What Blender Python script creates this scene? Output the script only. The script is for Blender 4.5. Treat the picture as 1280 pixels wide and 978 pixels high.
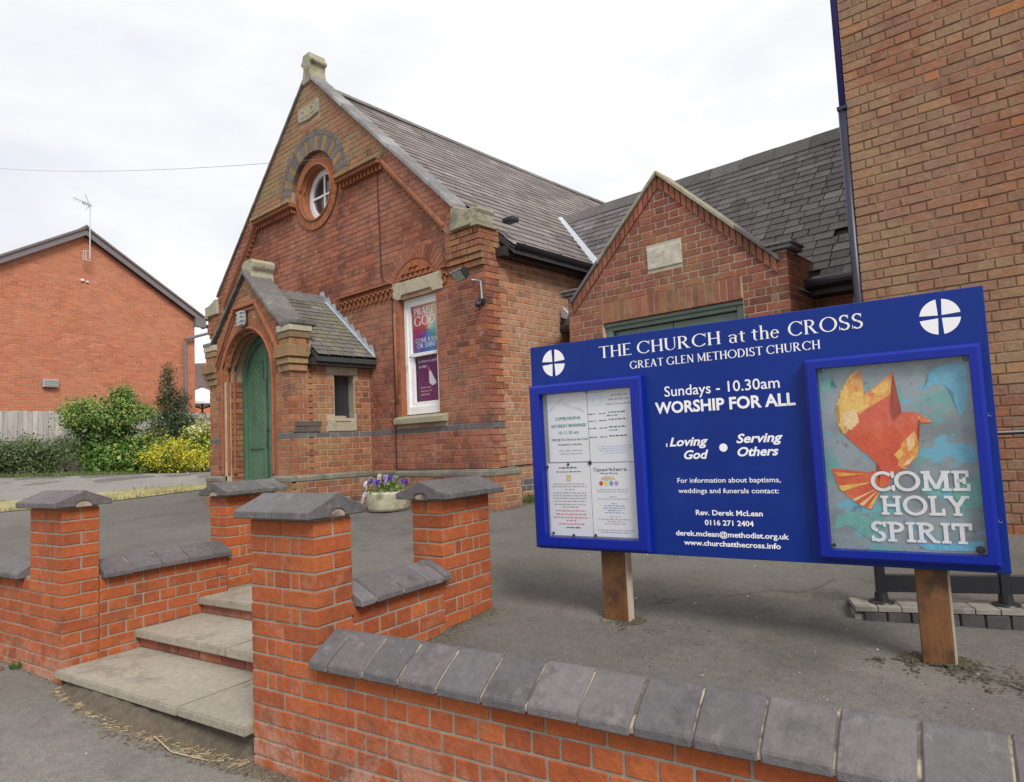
import bpy, bmesh, math, random
import numpy as np
from mathutils import Vector, Matrix
random.seed(7); rnd = random.random
for _o in list(bpy.data.objects): bpy.data.objects.remove(_o)
SC = bpy.context.scene; COL = SC.collection
R_ = math.radians

# ------------------------------------------------------------------ camera, sky, sun, exposure
CAM = Vector((0, 0, 1.39)); FOC = 845.2
def _cam_axes():
    p, r, a = 0.0778071, -0.0455936, -0.726462
    fw = Vector((0, math.cos(p), math.sin(p))); up = Vector((0, -math.sin(p), math.cos(p))); rt = Vector((1, 0, 0))
    rt, up = rt*math.cos(r)+up*math.sin(r), -rt*math.sin(r)+up*math.cos(r)
    q = Matrix.Rotation(-a, 3, 'Z')
    return q@rt, q@up, q@fw
RT, UP, FW = _cam_axes()
cd = bpy.data.cameras.new('camera'); cam = bpy.data.objects.new('camera', cd); COL.objects.link(cam)
cd.sensor_fit = 'HORIZONTAL'; cd.sensor_width = 36; cd.lens = FOC/1280*36; cd.clip_start = .05; cd.clip_end = 2000
cam.matrix_world = Matrix.Translation(CAM) @ Matrix((RT, UP, -FW)).transposed().to_4x4()
SC.camera = cam
SC.render.resolution_x = 1024; SC.render.resolution_y = 782
SUN_DIR = Vector((.80, -.38, .85)).normalized()      # towards the sun
w = bpy.data.worlds.new('World'); SC.world = w; w.use_nodes = True
nt = w.node_tree; nt.nodes.clear()
def _w(t, **k):
    n = nt.nodes.new(t)
    for a, b in k.items(): setattr(n, a, b)
    return n
sky = _w('ShaderNodeTexSky', sky_type='NISHITA', sun_disc=False)
sky.sun_elevation = math.asin(SUN_DIR.z); sky.sun_rotation = math.atan2(SUN_DIR.x, SUN_DIR.y)
tc = _w('ShaderNodeTexCoord'); mp = _w('ShaderNodeMapping'); mp.inputs['Scale'].default_value = (1, 1, 2.6); mp.inputs['Location'].default_value = (.3, 1.2, 0)
no = _w('ShaderNodeTexNoise'); no.inputs['Scale'].default_value = 1.7; no.inputs['Detail'].default_value = 7; no.inputs['Roughness'].default_value = .55
cr = _w('ShaderNodeValToRGB'); cr.color_ramp.elements[0].position = .36; cr.color_ramp.elements[1].position = .60
cr.color_ramp.elements[0].color = (6.6, 6.9, 7.5, 1); cr.color_ramp.elements[1].color = (8.8, 8.7, 8.75, 1)
n2 = _w('ShaderNodeTexNoise'); n2.inputs['Scale'].default_value = 1.1; n2.inputs['Detail'].default_value = 5
mr = _w('ShaderNodeMapRange'); mr.inputs[1].default_value = .30; mr.inputs[2].default_value = .46; mr.inputs[3].default_value = .80; mr.inputs[4].default_value = 1.0
mx_ = _w('ShaderNodeMix', data_type='RGBA'); bg = _w('ShaderNodeBackground'); wo = _w('ShaderNodeOutputWorld')
L = nt.links.new
L(tc.outputs['Generated'], mp.inputs['Vector']); L(mp.outputs['Vector'], no.inputs['Vector']); L(mp.outputs['Vector'], n2.inputs['Vector'])
L(no.outputs['Fac'], cr.inputs['Fac']); L(n2.outputs['Fac'], mr.inputs[0]); L(mr.outputs[0], mx_.inputs['Factor'])
L(sky.outputs[0], mx_.inputs[6]); L(cr.outputs[0], mx_.inputs[7]); L(mx_.outputs[2], bg.inputs['Color']); bg.inputs['Strength'].default_value = .10
L(bg.outputs[0], wo.inputs['Surface'])
sd = bpy.data.lights.new('sun', 'SUN'); sd.energy = 2.6; sd.angle = R_(22); sd.color = (1, .965, .91)
so = bpy.data.objects.new('sun', sd); COL.objects.link(so); so.rotation_euler = SUN_DIR.to_track_quat('Z', 'Y').to_euler(); so.location = (5, -5, 12)
SC.view_settings.view_transform = 'Standard'; SC.view_settings.look = 'None'; SC.view_settings.gamma = 1; SC.view_settings.use_curve_mapping = False
SC.view_settings.exposure = .27
SC.render.engine = 'CYCLES'

# ------------------------------------------------------------------ object helpers
WM = {}
I4 = Matrix.Identity(4)
def fr(x, y, z=0, deg=0): return Matrix.Translation((x, y, z)) @ Matrix.Rotation(R_(deg), 4, 'Z')
def link(name, data, M=I4, parent=None):
    o = bpy.data.objects.new(name, data); COL.objects.link(o)
    if parent is not None:
        o.parent = parent; o.matrix_parent_inverse = WM[parent.name].inverted()
    o.matrix_basis = M; WM[o.name] = M.copy()
    return o
def tag(o, label=None, cat=None, group=None, kind=None):
    if label: o['label'] = label
    if cat: o['category'] = cat
    if group: o['group'] = group
    if kind: o['kind'] = kind
    return o
def thing(name, M, label, cat, group=None): return tag(link(name, None, M), label, cat, group)
class MB:
    """collects shapes in one frame, then builds ONE mesh object"""
    def __init__(s): s.v = []; s.f = []
    def add(s, vs, fs):
        n = len(s.v); s.v += [tuple(v) for v in vs]; s.f += [tuple(i+n for i in f) for f in fs]; return s
    def box(s, x0, x1, y0, y1, z0, z1):
        return s.add([(x0,y0,z0),(x1,y0,z0),(x1,y1,z0),(x0,y1,z0),(x0,y0,z1),(x1,y0,z1),(x1,y1,z1),(x0,y1,z1)],
              [(0,3,2,1),(4,5,6,7),(0,1,5,4),(1,2,6,5),(2,3,7,6),(3,0,4,7)])
    def prism(s, poly, y0, y1):            # polygon in x,z (counter-clockwise seen from -y), extruded along y
        n = len(poly); a = sum(poly[i][0]*poly[(i+1)%n][1]-poly[(i+1)%n][0]*poly[i][1] for i in range(n))
        if a < 0: poly = poly[::-1]
        vs = [(x, y0, z) for x, z in poly]+[(x, y1, z) for x, z in poly]
        fs = [tuple(range(n)), tuple(range(2*n-1, n-1, -1))]+[(i+n, (i+1)%n+n, (i+1)%n, i) for i in range(n)]
        return s.add(vs, fs)
    def prismx(s, poly, x0, x1):           # polygon in y,z, extruded along x
        n = len(poly); a = sum(poly[i][0]*poly[(i+1)%n][1]-poly[(i+1)%n][0]*poly[i][1] for i in range(n))
        if a < 0: poly = poly[::-1]
        vs = [(x1, y, z) for y, z in poly]+[(x0, y, z) for y, z in poly]
        fs = [tuple(range(n)), tuple(range(2*n-1, n-1, -1))]+[(i+n, (i+1)%n+n, (i+1)%n, i) for i in range(n)]
        return s.add(vs, fs)
    def prismz(s, poly, z0, z1):
        n = len(poly); a = sum(poly[i][0]*poly[(i+1)%n][1]-poly[(i+1)%n][0]*poly[i][1] for i in range(n))
        if a < 0: poly = poly[::-1]
        vs = [(x, y, z1) for x, y in poly]+[(x, y, z0) for x, y in poly]
        fs = [tuple(range(n)), tuple(range(2*n-1, n-1, -1))]+[(i+n, (i+1)%n+n, (i+1)%n, i) for i in range(n)]
        return s.add(vs, fs)
    def tube(s, pts, r, n=8, cap=True):
        pts = [Vector(p) for p in pts]; rings = []
        rs = r if isinstance(r, (list, tuple)) else [r]*len(pts)
        for i, p in enumerate(pts):
            d = (pts[min(i+1, len(pts)-1)]-pts[max(i-1, 0)]).normalized()
            a = d.cross(Vector((0, 0, 1))) if abs(d.z) < .95 else d.cross(Vector((1, 0, 0)))
            a.normalize(); b = d.cross(a)
            rings.append([p+(a*math.cos(t)+b*math.sin(t))*rs[i] for t in [2*math.pi*k/n for k in range(n)]])
        vs = [v for q in rings for v in q]; fs = []
        for i in range(len(pts)-1):
            for k in range(n): fs.append((i*n+k, i*n+(k+1)%n, (i+1)*n+(k+1)%n, (i+1)*n+k))
        if cap: fs += [tuple(range(n))[::-1], tuple((len(pts)-1)*n+k for k in range(n))]
        return s.add(vs, fs)
    def lathe(s, prof, c=(0, 0, 0), n=20, sx=1, sy=1):
        vs = []; fs = []; m = len(prof)
        for k in range(n):
            t = 2*math.pi*k/n
            vs += [(c[0]+r*math.cos(t)*sx, c[1]+r*math.sin(t)*sy, c[2]+z) for r, z in prof]
        for k in range(n):
            for i in range(m-1): fs.append((k*m+i, ((k+1)%n)*m+i, ((k+1)%n)*m+i+1, k*m+i+1))
        return s.add(vs, fs)
    def ring(s, cx, cz, r0, r1, y0, y1, a0=0, a1=360, n=32):      # arc band in x,z
        for k in range(n):
            t0 = R_(a0+(a1-a0)*k/n); t1 = R_(a0+(a1-a0)*(k+1)/n)
            s.prism([(cx+r0*math.cos(t0), cz+r0*math.sin(t0)), (cx+r1*math.cos(t0), cz+r1*math.sin(t0)), (cx+r1*math.cos(t1), cz+r1*math.sin(t1)), (cx+r0*math.cos(t1), cz+r0*math.sin(t1))], y0, y1)
        return s
    def build(s, name, mat, parent=None, M=I4, bevel=0, seg=1, smooth=False, kind=None, label=None):
        me = bpy.data.meshes.new(name); me.from_pydata(s.v, [], s.f); me.update()
        if bevel or smooth:
            bm = bmesh.new(); bm.from_mesh(me)
            bmesh.ops.recalc_face_normals(bm, faces=bm.faces)
            if bevel: bmesh.ops.bevel(bm, geom=list(bm.edges), offset=bevel, segments=seg, affect='EDGES', clamp_overlap=True)
            if smooth:
                for f in bm.faces: f.smooth = True
            bm.to_mesh(me); bm.free()
        if mat: me.materials.append(mat)
        o = link(name, me, M, parent)
        return tag(o, label, None, None, kind)
def plate(loops, y0, y1):
    """outline plus holes in x,z with thickness y0..y1 (front at y0)"""
    bm = bmesh.new(); mb = MB(); es = []; n_all = []
    for lp in loops:
        vs = [bm.verts.new((x, 0, z)) for x, z in lp]
        es += [bm.edges.new((vs[i], vs[(i+1) % len(vs)])) for i in range(len(vs))]
    bmesh.ops.triangle_fill(bm, use_beauty=True, use_dissolve=False, edges=es)
    bm.verts.index_update(); n = len(bm.verts)
    vv = [(v.co.x, v.co.z) for v in bm.verts]; mb.v = [(x, y0, z) for x, z in vv]+[(x, y1, z) for x, z in vv]
    for f in bm.faces:
        ids = [v.index for v in f.verts]; pts = [vv[i] for i in ids]
        a = sum(pts[i][0]*pts[(i+1)%3][1]-pts[(i+1)%3][0]*pts[i][1] for i in range(3))
        if a < 0: ids = ids[::-1]
        mb.f.append(tuple(ids)); mb.f.append(tuple(i+n for i in ids[::-1]))
    for e in bm.edges:
        if len(e.link_faces) == 1:
            a, b = e.verts[0].index, e.verts[1].index; mb.f.append((a, b, b+n, a+n))
    bm.free(); return mb
def proj(P):
    v = Vector(P)-CAM; z = v.dot(FW)
    if z < .1: return None
    return 640+FOC*v.dot(RT)/z, 489-FOC*v.dot(UP)/z, z
def behind_sign(x, y): # notice board outline as seen: used only to rank which bricks become single parts
    return 668 < x < 1250 and (435-.138*(x-663)) < y < (686+.056*(x-674))

# ------------------------------------------------------------------ materials
MATS = {}
def srgb(r, g, b): return tuple(((c/255)/12.92 if c/255 <= .04045 else ((c/255+.055)/1.055)**2.4) for c in (r, g, b))
class NT:
    def __init__(s, name):
        s.m = bpy.data.materials.new(name); s.m.use_nodes = True; s.t = s.m.node_tree; s.b = s.t.nodes['Principled BSDF']
        s.geo = s.t.nodes.new('ShaderNodeNewGeometry'); s.oi = s.t.nodes.new('ShaderNodeObjectInfo'); s.pos = s.geo.outputs['Position']
    def n(s, t, **k):
        x = s.t.nodes.new(t)
        for a, b in k.items(): setattr(x, a, b)
        return x
    def l(s, a, b): s.t.links.new(a, b)
    def math(s, op, a, b=None, clamp=False):
        x = s.n('ShaderNodeMath', operation=op, use_clamp=clamp)
        for i, q in enumerate((a, b)):
            if q is None: continue
            if isinstance(q, (int, float)): x.inputs[i].default_value = q
            else: s.l(q, x.inputs[i])
        return x.outputs[0]
    def noise(s, sc, det=3, rough=.55, vec=None, stretch=None):
        v = vec or s.pos
        if stretch:
            m = s.n('ShaderNodeMapping'); m.inputs['Scale'].default_value = stretch; s.l(v, m.inputs['Vector']); v = m.outputs[0]
        x = s.n('ShaderNodeTexNoise'); x.inputs['Scale'].default_value = sc; x.inputs['Detail'].default_value = det; x.inputs['Roughness'].default_value = rough
        s.l(v, x.inputs['Vector']); return x.outputs['Fac']
    def rng(s, a, f0, f1, t0, t1, smooth=False):
        x = s.n('ShaderNodeMapRange'); x.interpolation_type = 'SMOOTHSTEP' if smooth else 'LINEAR'
        for i, q in enumerate((f0, f1, t0, t1)): x.inputs[i+1].default_value = q
        s.l(a, x.inputs[0]); return x.outputs[0]
    def mix(s, f, a, b, bt='MIX'):
        x = s.n('ShaderNodeMix', data_type='RGBA', blend_type=bt)
        for i, q in ((0, f), (6, a), (7, b)):
            if isinstance(q, (int, float)): x.inputs[i].default_value = q
            elif isinstance(q, tuple): x.inputs[i].default_value = (*q[:3], 1)
            else: s.l(q, x.inputs[i])
        return x.outputs[2]
    def ramp(s, fac, cols):
        x = s.n('ShaderNodeValToRGB'); e = x.color_ramp.elements
        n = len(cols)
        for i, c in enumerate(cols):
            p = i/(n-1) if n > 1 else 0
            q = e[i] if i < 2 else e.new(p)
            q.position = p; q.color = (*c, 1)
        s.l(fac, x.inputs['Fac']); return x.outputs[0]
    def sep(s, v):
        x = s.n('ShaderNodeSeparateXYZ'); s.l(v, x.inputs[0]); return x.outputs
    def fin(s, col, rough=.85, bump=None, bd=.004, bs=.6, spec=.5):
        s.l(col, s.b.inputs['Base Color']) if not isinstance(col, tuple) else setattr(s.b.inputs['Base Color'], 'default_value', (*col[:3], 1))
        if isinstance(rough, (int, float)): s.b.inputs['Roughness'].default_value = rough
        else: s.l(rough, s.b.inputs['Roughness'])
        s.b.inputs['Specular IOR Level'].default_value = spec
        if bump is not None:
            x = s.n('ShaderNodeBump'); x.inputs['Distance'].default_value = bd; x.inputs['Strength'].default_value = bs
            s.l(bump, x.inputs['Height']); s.l(x.outputs[0], s.b.inputs['Normal'])
        MATS[s.m.name] = s.m; return s.m
def simple(name, cols, rough=.8, mott=.12, ms=6., bump=.5, bscale=60., bd=.003, stains=(), spec=.5, metal=0., stretch=None, fine=.1):
    """cols picked per piece; stains = (colour, scale, lo, hi, amount[, z0, z1])"""
    t = NT(name)
    r = t.math('FRACT', t.math('ADD', t.oi.outputs['Random'], t.geo.outputs['Random Per Island']))
    c = t.ramp(r, list(cols) if len(cols) > 1 else [cols[0], cols[0]])
    m = t.rng(t.noise(ms, 4, .6, stretch=stretch), .3, .7, 1-mott, 1+mott)
    m2 = t.rng(t.noise(bscale*1.3, 3, .7, stretch=stretch), .3, .7, 1-fine, 1+fine)
    c = t.mix(1., c, t.math('MULTIPLY', m, m2), 'MULTIPLY')
    for s in stains:
        f = t.rng(t.noise(s[1], 5, .62), s[2], s[3], 0, s[4], True)
        if len(s) > 5: f = t.math('MULTIPLY', f, t.rng(t.sep(t.pos)[2], s[5], s[6], 0, 1, True))
        c = t.mix(f, c, s[0])
    t.b.inputs['Metallic'].default_value = metal
    h = t.noise(bscale, 4, .65, stretch=stretch) if bump else None
    return t.fin(c, rough, h, bd, bump, spec)
def brickmat(name, cols, tone, salt=(.45,.33,.26), soot=(.075,.055,.048), a_tone=.5, a_salt=.4, a_soot=.5, lichen=None, a_lich=.5, zsalt=None, vv=.28, ms=1.):
    """weathered brick: own tone per brick, broad tone drift over the wall, mortar smears and salt, soot, lichen"""
    t = NT(name)
    r0 = t.math('ADD', t.oi.outputs['Random'], t.geo.outputs['Random Per Island']); r = t.math('FRACT', r0)
    c = t.ramp(r, list(cols))
    r2 = t.math('FRACT', t.math('MULTIPLY', r0, 37.7)); c = t.mix(1., c, t.rng(r2, 0, 1, 1-vv, 1+vv*.8), 'MULTIPLY')
    c = t.mix(t.rng(t.noise(.9*ms, 4, .6), .40, .62, 0, a_tone, True), c, tone)
    if lichen: c = t.mix(t.rng(t.noise(2.1*ms, 5, .65), .46, .62, 0, a_lich, True), c, lichen)
    c = t.mix(t.rng(t.noise(9*ms, 5, .7), .54, .68, 0, a_salt, True), c, salt)
    c = t.mix(t.rng(t.noise(3.4*ms, 6, .72), .52, .66, 0, a_soot, True), c, soot)
    if zsalt:
        f = t.math('MULTIPLY', t.rng(t.noise(5, 5, .7), .44, .60, 0, .7, True), t.rng(t.sep(t.pos)[2], zsalt[0], zsalt[1], 0, 1, True)); c = t.mix(f, c, (.46,.27,.20))
    m = t.rng(t.noise(30, 4, .7), .3, .7, .84, 1.16); c = t.mix(1., c, m, 'MULTIPLY')
    h = t.math('ADD', t.noise(90, 4, .7), t.math('MULTIPLY', t.noise(22, 3, .6), 1.6))
    return t.fin(c, .9, h, .005, .7)
BR_ORANGE = brickmat('brick_bright_orange', [(.37,.083,.020),(.41,.104,.028),(.32,.070,.020),(.38,.088,.023),(.45,.122,.034)], (.32,.076,.026), (.42,.25,.18), (.10,.048,.035), .5, .25, .50, zsalt=(.40, .02), vv=.14)
BR_CHURCH = brickmat('brick_weathered_red', [(.22,.065,.036),(.29,.085,.042),(.17,.055,.040),(.33,.115,.055),(.25,.072,.042),(.18,.048,.036)], (.36,.15,.095), (.42,.28,.19), (.07,.046,.04), .7, .42, .6, vv=.34)
BR_SIDE = brickmat('brick_rubbed_orange', [(.35,.13,.06),(.40,.18,.09),(.27,.10,.055),(.38,.20,.12),(.31,.11,.045),(.43,.15,.06)], (.40,.24,.145), (.50,.38,.27), (.15,.10,.075), .6, .55, .4, vv=.25)
BR_GABLE = brickmat('brick_lichen_gable', [(.27,.15,.075),(.30,.16,.07),(.24,.13,.075),(.32,.13,.065),(.27,.17,.09)], (.30,.11,.07), (.33,.25,.15), (.10,.085,.06), .5, .4, .45, lichen=(.25,.20,.105), a_lich=.75)
BR_PORCH = brickmat('brick_porch_stained', [(.25,.08,.042),(.31,.105,.045),(.20,.065,.04),(.34,.14,.055),(.25,.09,.05)], (.34,.15,.075), (.38,.28,.18), (.085,.06,.048), .5, .35, .55, lichen=(.34,.235,.10), a_lich=.45)
BR_HALL = brickmat('brick_hall_red', [(.23,.070,.045),(.28,.085,.048),(.19,.06,.044),(.26,.09,.05),(.30,.105,.055)], (.27,.12,.075), (.36,.24,.15), (.10,.06,.045), .45, .3, .4, lichen=(.33,.23,.09), a_lich=.3)
BR_RIGHT = brickmat('brick_buff_brown', [(.25,.108,.064),(.29,.12,.065),(.26,.140,.085),(.32,.115,.052),(.21,.10,.070),(.27,.13,.08),(.38,.14,.05)], (.275,.155,.098), (.32,.22,.145), (.16,.10,.075), .75, .45, .35, lichen=(.38,.32,.17), a_lich=.28, vv=.16)
BR_HOUSE = brickmat('brick_house_orange', [(.48,.155,.075),(.43,.125,.062),(.52,.18,.09),(.46,.145,.08)], (.52,.20,.11), (.50,.30,.20), (.30,.13,.09), .4, .35, .25, vv=.14, ms=.5)
BR_BLUE = brickmat('brick_engineering_blue', [(.115,.107,.118),(.14,.128,.138),(.10,.093,.103)], (.15,.125,.12), (.22,.20,.17), (.06,.055,.055), .3, .35, .4, vv=.15)
BR_FADED = brickmat('brick_faded_blue', [(.135,.118,.112),(.16,.138,.125),(.12,.106,.102)], (.17,.135,.11), (.24,.20,.15), (.08,.065,.06), .6, .4, .4, vv=.15)
BR_YELLOW = brickmat('brick_lichened_yellow', [(.25,.165,.085),(.22,.145,.08),(.28,.165,.08)], (.26,.17,.09), (.36,.29,.17), (.12,.09,.06), .5, .4, .5)
BR_CORBEL = brickmat('brick_corbel_ochre', [(.32,.21,.10),(.29,.17,.085),(.34,.19,.08)], (.26,.16,.09), (.38,.30,.18), (.10,.08,.055), .5, .4, .6)
COPING = brickmat('coping_blue_grey', [(.125,.115,.118),(.160,.146,.148),(.102,.095,.099),(.145,.122,.125)], (.13,.115,.118), (.27,.25,.235), (.060,.056,.056), .45, .28, .5, vv=.2, ms=1.6)
COPING_OLD = brickmat('coping_dark_mossy', [(.105,.10,.10),(.13,.12,.118)], (.09,.085,.08), (.27,.27,.21), (.04,.038,.036), .5, .55, .6, vv=.2, ms=2.)
PLINTHM = simple('plinth_grey_green', [(.19,.175,.14)], .95, .25, 5, .8, 90, .003, stains=[((.10,.095,.07), 3.3, .5, .65, .6)])
MORT_GREY = simple('mortar_grey', [(.29,.255,.205)], .95, .2, 8, .8, 120, .003, stains=[((.15,.13,.10), 3, .55, .7, .5)])
MORT_COP = simple('coping_mortar', [(.38,.31,.23)], .95, .25, 9, .8, 120, .003, stains=[((.08,.07,.06), 7, .46, .58, .9), ((.44,.37,.28), 5, .6, .7, .6)])
MORT_BUFF = simple('mortar_buff', [(.42,.33,.24)], .95, .2, 7, .8, 120, .003, stains=[((.26,.20,.12), 2, .5, .66, .5)])
MORT_LIGHT = simple('mortar_pale', [(.50,.43,.34)], .95, .15, 8, .6, 120, .002)
MORT_BROWN = simple('mortar_brown', [(.36,.25,.16)], .95, .2, 5, .8, 100, .003)
TERRA = brickmat('terracotta_orange', [(.35,.115,.045),(.31,.10,.042),(.38,.13,.05)], (.25,.095,.05), (.38,.22,.13), (.11,.06,.042), .6, .3, .55, vv=.12)
STONE = brickmat('pale_stone', [(.44,.385,.28),(.40,.35,.26)], (.36,.32,.23), (.50,.46,.35), (.17,.15,.11), .5, .3, .5, vv=.1)
STONE_L = brickmat('lichened_stone', [(.34,.31,.235),(.30,.275,.21)], (.27,.25,.18), (.42,.40,.30), (.11,.10,.08), .5, .4, .7, lichen=(.33,.30,.12), a_lich=.35, vv=.12, ms=1.5)
CONC = brickmat('concrete_slab', [(.31,.275,.215),(.34,.30,.235)], (.27,.245,.195), (.42,.38,.31), (.13,.115,.09), .5, .25, .45, vv=.08)
SLATE = brickmat('roof_slate', [(.185,.155,.148),(.235,.198,.188),(.125,.108,.104),(.205,.175,.165),(.285,.245,.23)], (.21,.17,.15), (.30,.275,.25), (.075,.068,.066), .4, .3, .35, vv=.2, ms=1.2)
SLATE_P = brickmat('mossy_slate', [(.135,.125,.118),(.17,.155,.145),(.11,.102,.10),(.20,.185,.165)], (.14,.13,.105), (.27,.255,.21), (.06,.055,.05), .5, .35, .4, lichen=(.20,.195,.10), a_lich=.45, vv=.25)
SLATE_H = brickmat('hall_slate_dark', [(.18,.162,.160),(.22,.198,.195),(.135,.122,.122),(.26,.235,.23)], (.20,.18,.172), (.28,.26,.235), (.05,.045,.045), .4, .3, .45, vv=.3, ms=1.3)
RIDGE = brickmat('ridge_tile_grey', [(.125,.118,.116),(.155,.145,.14)], (.11,.105,.10), (.32,.30,.22), (.05,.048,.045), .4, .4, .5, vv=.2)
DECK = simple('roof_underlay_dark', [(.045,.042,.045)], .9, .1, 5, 0)
LEAD = simple('lead_flashing', [(.34,.37,.42)], .5, .2, 12, .4, 40, .003, metal=.0)
LEAD_W = simple('bright_lead_valley', [(.62,.66,.70)], .45, .12, 12, .4, 40, .003)
ASPH = None
BLACK = simple('black_paint', [(.016,.016,.019)], .38, .1, 8, .2, 40, .001)
GUTTER = simple('gutter_black_plastic', [(.022,.020,.024)], .42, .1, 8, .2, 40, .001)
SOFFIT = simple('dark_fascia_wood', [(.03,.022,.022)], .6, .15, 8, .4, 40, .001)
HSOFF = simple('grey_brown_bargeboard', [(.17,.145,.155)], .55, .1, 8, .2, 40, .001)
FRINGE_BLUE = simple('downpipe_blue_fringe', [(.035,.035,.17)], .4, .1, 6, .1, 40, .001)  # dark pipe; blue lens fringe against the sky put into its colour
NAVY2 = simple('downpipe_dark', [(.022,.022,.042)], .4, .1, 6, .1, 40, .001)
WHITE = simple('white_window_paint', [(.80,.80,.80)], .38, .05, 8, .1, 40, .001)
GREEN = simple('green_door_paint', [(.085,.175,.105)], .5, .14, 5, .35, 60, .001, stains=[((.13,.21,.14), 3, .5, .68, .5), ((.045,.09,.055), 7, .56, .7, .5)])
GREEN2 = simple('grey_green_frame_paint', [(.135,.18,.145)], .5, .1, 5, .25, 60, .001)
BLUEB = simple('sign_blue', [(.002,.023,.20)], .45, .10, 1.6, 0, 40, .001, fine=.02, spec=.28, stains=[((.010,.035,.235), 2.2, .5, .75, .5)])
BLUEF = simple('case_blue', [(.002,.016,.27)], .35, .05, 3, 0, 40, .001, fine=.02, spec=.35)
VINYL = simple('white_vinyl', [(.84,.84,.86)], .5, .02, 5, 0, fine=.0)
WOOD = simple('stained_timber', [(.17,.072,.022),(.14,.058,.018)], .65, .45, 5, .9, 26, .004, stretch=(1, 1, .06), stains=[((.055,.028,.014), 5, .48, .62, .8), ((.30,.16,.07), 8, .58, .7, .5)])
WOOD_LIT = simple('lit_side_timber', [(.44,.38,.29)], .85, .3, 7, .7, 30, .003, stretch=(1, 1, .08), stains=[((.20,.16,.11), 6, .5, .64, .6)])  # sunlit side of the sign posts, painted as a paler grained timber
FENCE = simple('fence_board_grey', [(.42,.38,.37),(.36,.33,.31),(.50,.47,.43),(.38,.34,.33),(.44,.43,.38)], .92, .25, 5, .7, 30, .004, stretch=(1, 1, .12), stains=[((.17,.14,.12), 2.2, .56, .68, .5)])
GLASSD = simple('dark_window_glass', [(.030,.030,.036)], .08, .1, 3, 0, spec=.9, fine=0)
GALV = simple('galvanised_metal', [(.52,.53,.54)], .4, .1, 12, .2, 60, .001, metal=.6)
LAMPG = simple('lamp_diffuser_grey', [(.36,.36,.34)], .35, .15, 14, .2, 50, .001)
CREAM = simple('cream_canopy', [(.72,.70,.60)], .8, .05, 5, .2, 30, .002)
PARA = simple('white_parasol_canvas', [(.86,.86,.86)], .85, .04, 5, .1, 30, .002)
RTILE = simple('far_roof_tile', [(.16,.12,.12),(.19,.14,.13)], .85, .15, 5, .5, 30, .004)
DIRT = simple('soil_and_debris', [(.10,.08,.056),(.15,.12,.085),(.07,.055,.04)], .97, .3, 20, .8, 60, .004)
STRAW = simple('dry_straw', [(.42,.33,.19),(.34,.26,.15),(.20,.13,.08),(.50,.42,.28)], .9, .2, 20, 0)
LITTER = simple('pale_litter', [(.72,.70,.64),(.60,.55,.46)], .8, .1, 20, 0)
PEBBLE = simple('loose_grit', [(.20,.18,.155),(.28,.25,.21),(.13,.12,.11),(.34,.24,.17)], .9, .2, 20, 0)
PINK = simple('crimson_print', [(.45,.04,.05)], .6, .1, 8, 0)
PIN = simple('black_pin', [(.012,.012,.014)], .35, .0, 5, 0)
def leafmat(name, cols, trans=.25, rough=.5):
    t = NT(name)
    r = t.math('FRACT', t.math('ADD', t.oi.outputs['Random'], t.geo.outputs['Random Per Island']))
    c = t.ramp(r, cols); m = t.rng(t.noise(1.7, 3), .3, .7, .72, 1.28)
    c = t.mix(1., c, m, 'MULTIPLY'); t.b.inputs['Subsurface Weight'].default_value = 0
    m_ = t.fin(c, rough, None)
    tr = t.n('ShaderNodeBsdfTranslucent'); ms = t.n('ShaderNodeMixShader'); ms.inputs[0].default_value = trans
    out = t.t.nodes['Material Output']; t.l(c, tr.inputs[0]); t.l(t.b.outputs[0], ms.inputs[1]); t.l(tr.outputs[0], ms.inputs[2]); t.l(ms.outputs[0], out.inputs['Surface'])
    return m_
LF_MID = leafmat('leaf_mid_green', [(.075,.15,.025),(.11,.215,.034),(.17,.31,.05),(.085,.17,.03)])
LF_LIGHT = leafmat('leaf_light_green', [(.16,.27,.045),(.23,.36,.07),(.30,.40,.09),(.36,.33,.12),(.18,.29,.06)])
LF_HEDGE = leafmat('leaf_hedge_grey_green', [(.10,.155,.055),(.16,.22,.09),(.28,.32,.17),(.08,.12,.04),(.20,.25,.08)])
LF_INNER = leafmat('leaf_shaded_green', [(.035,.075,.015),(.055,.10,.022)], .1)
LF_DARK = leafmat('leaf_conifer', [(.022,.048,.016),(.035,.070,.024),(.05,.085,.03),(.018,.04,.014)], .1)
LF_YEL = leafmat('leaf_yellow', [(.60,.52,.03),(.70,.62,.06),(.50,.46,.05),(.30,.34,.04)])
LF_GRASS = leafmat('grass_blade', [(.13,.19,.05),(.20,.26,.08),(.09,.13,.035)])
LF_DRY = leafmat('dry_grass_blade', [(.46,.38,.20),(.38,.34,.16),(.54,.46,.26),(.27,.28,.11)])
BARK = simple('bark_brown', [(.10,.07,.045)], .95, .3, 20, .8, 60, .004)

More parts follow.
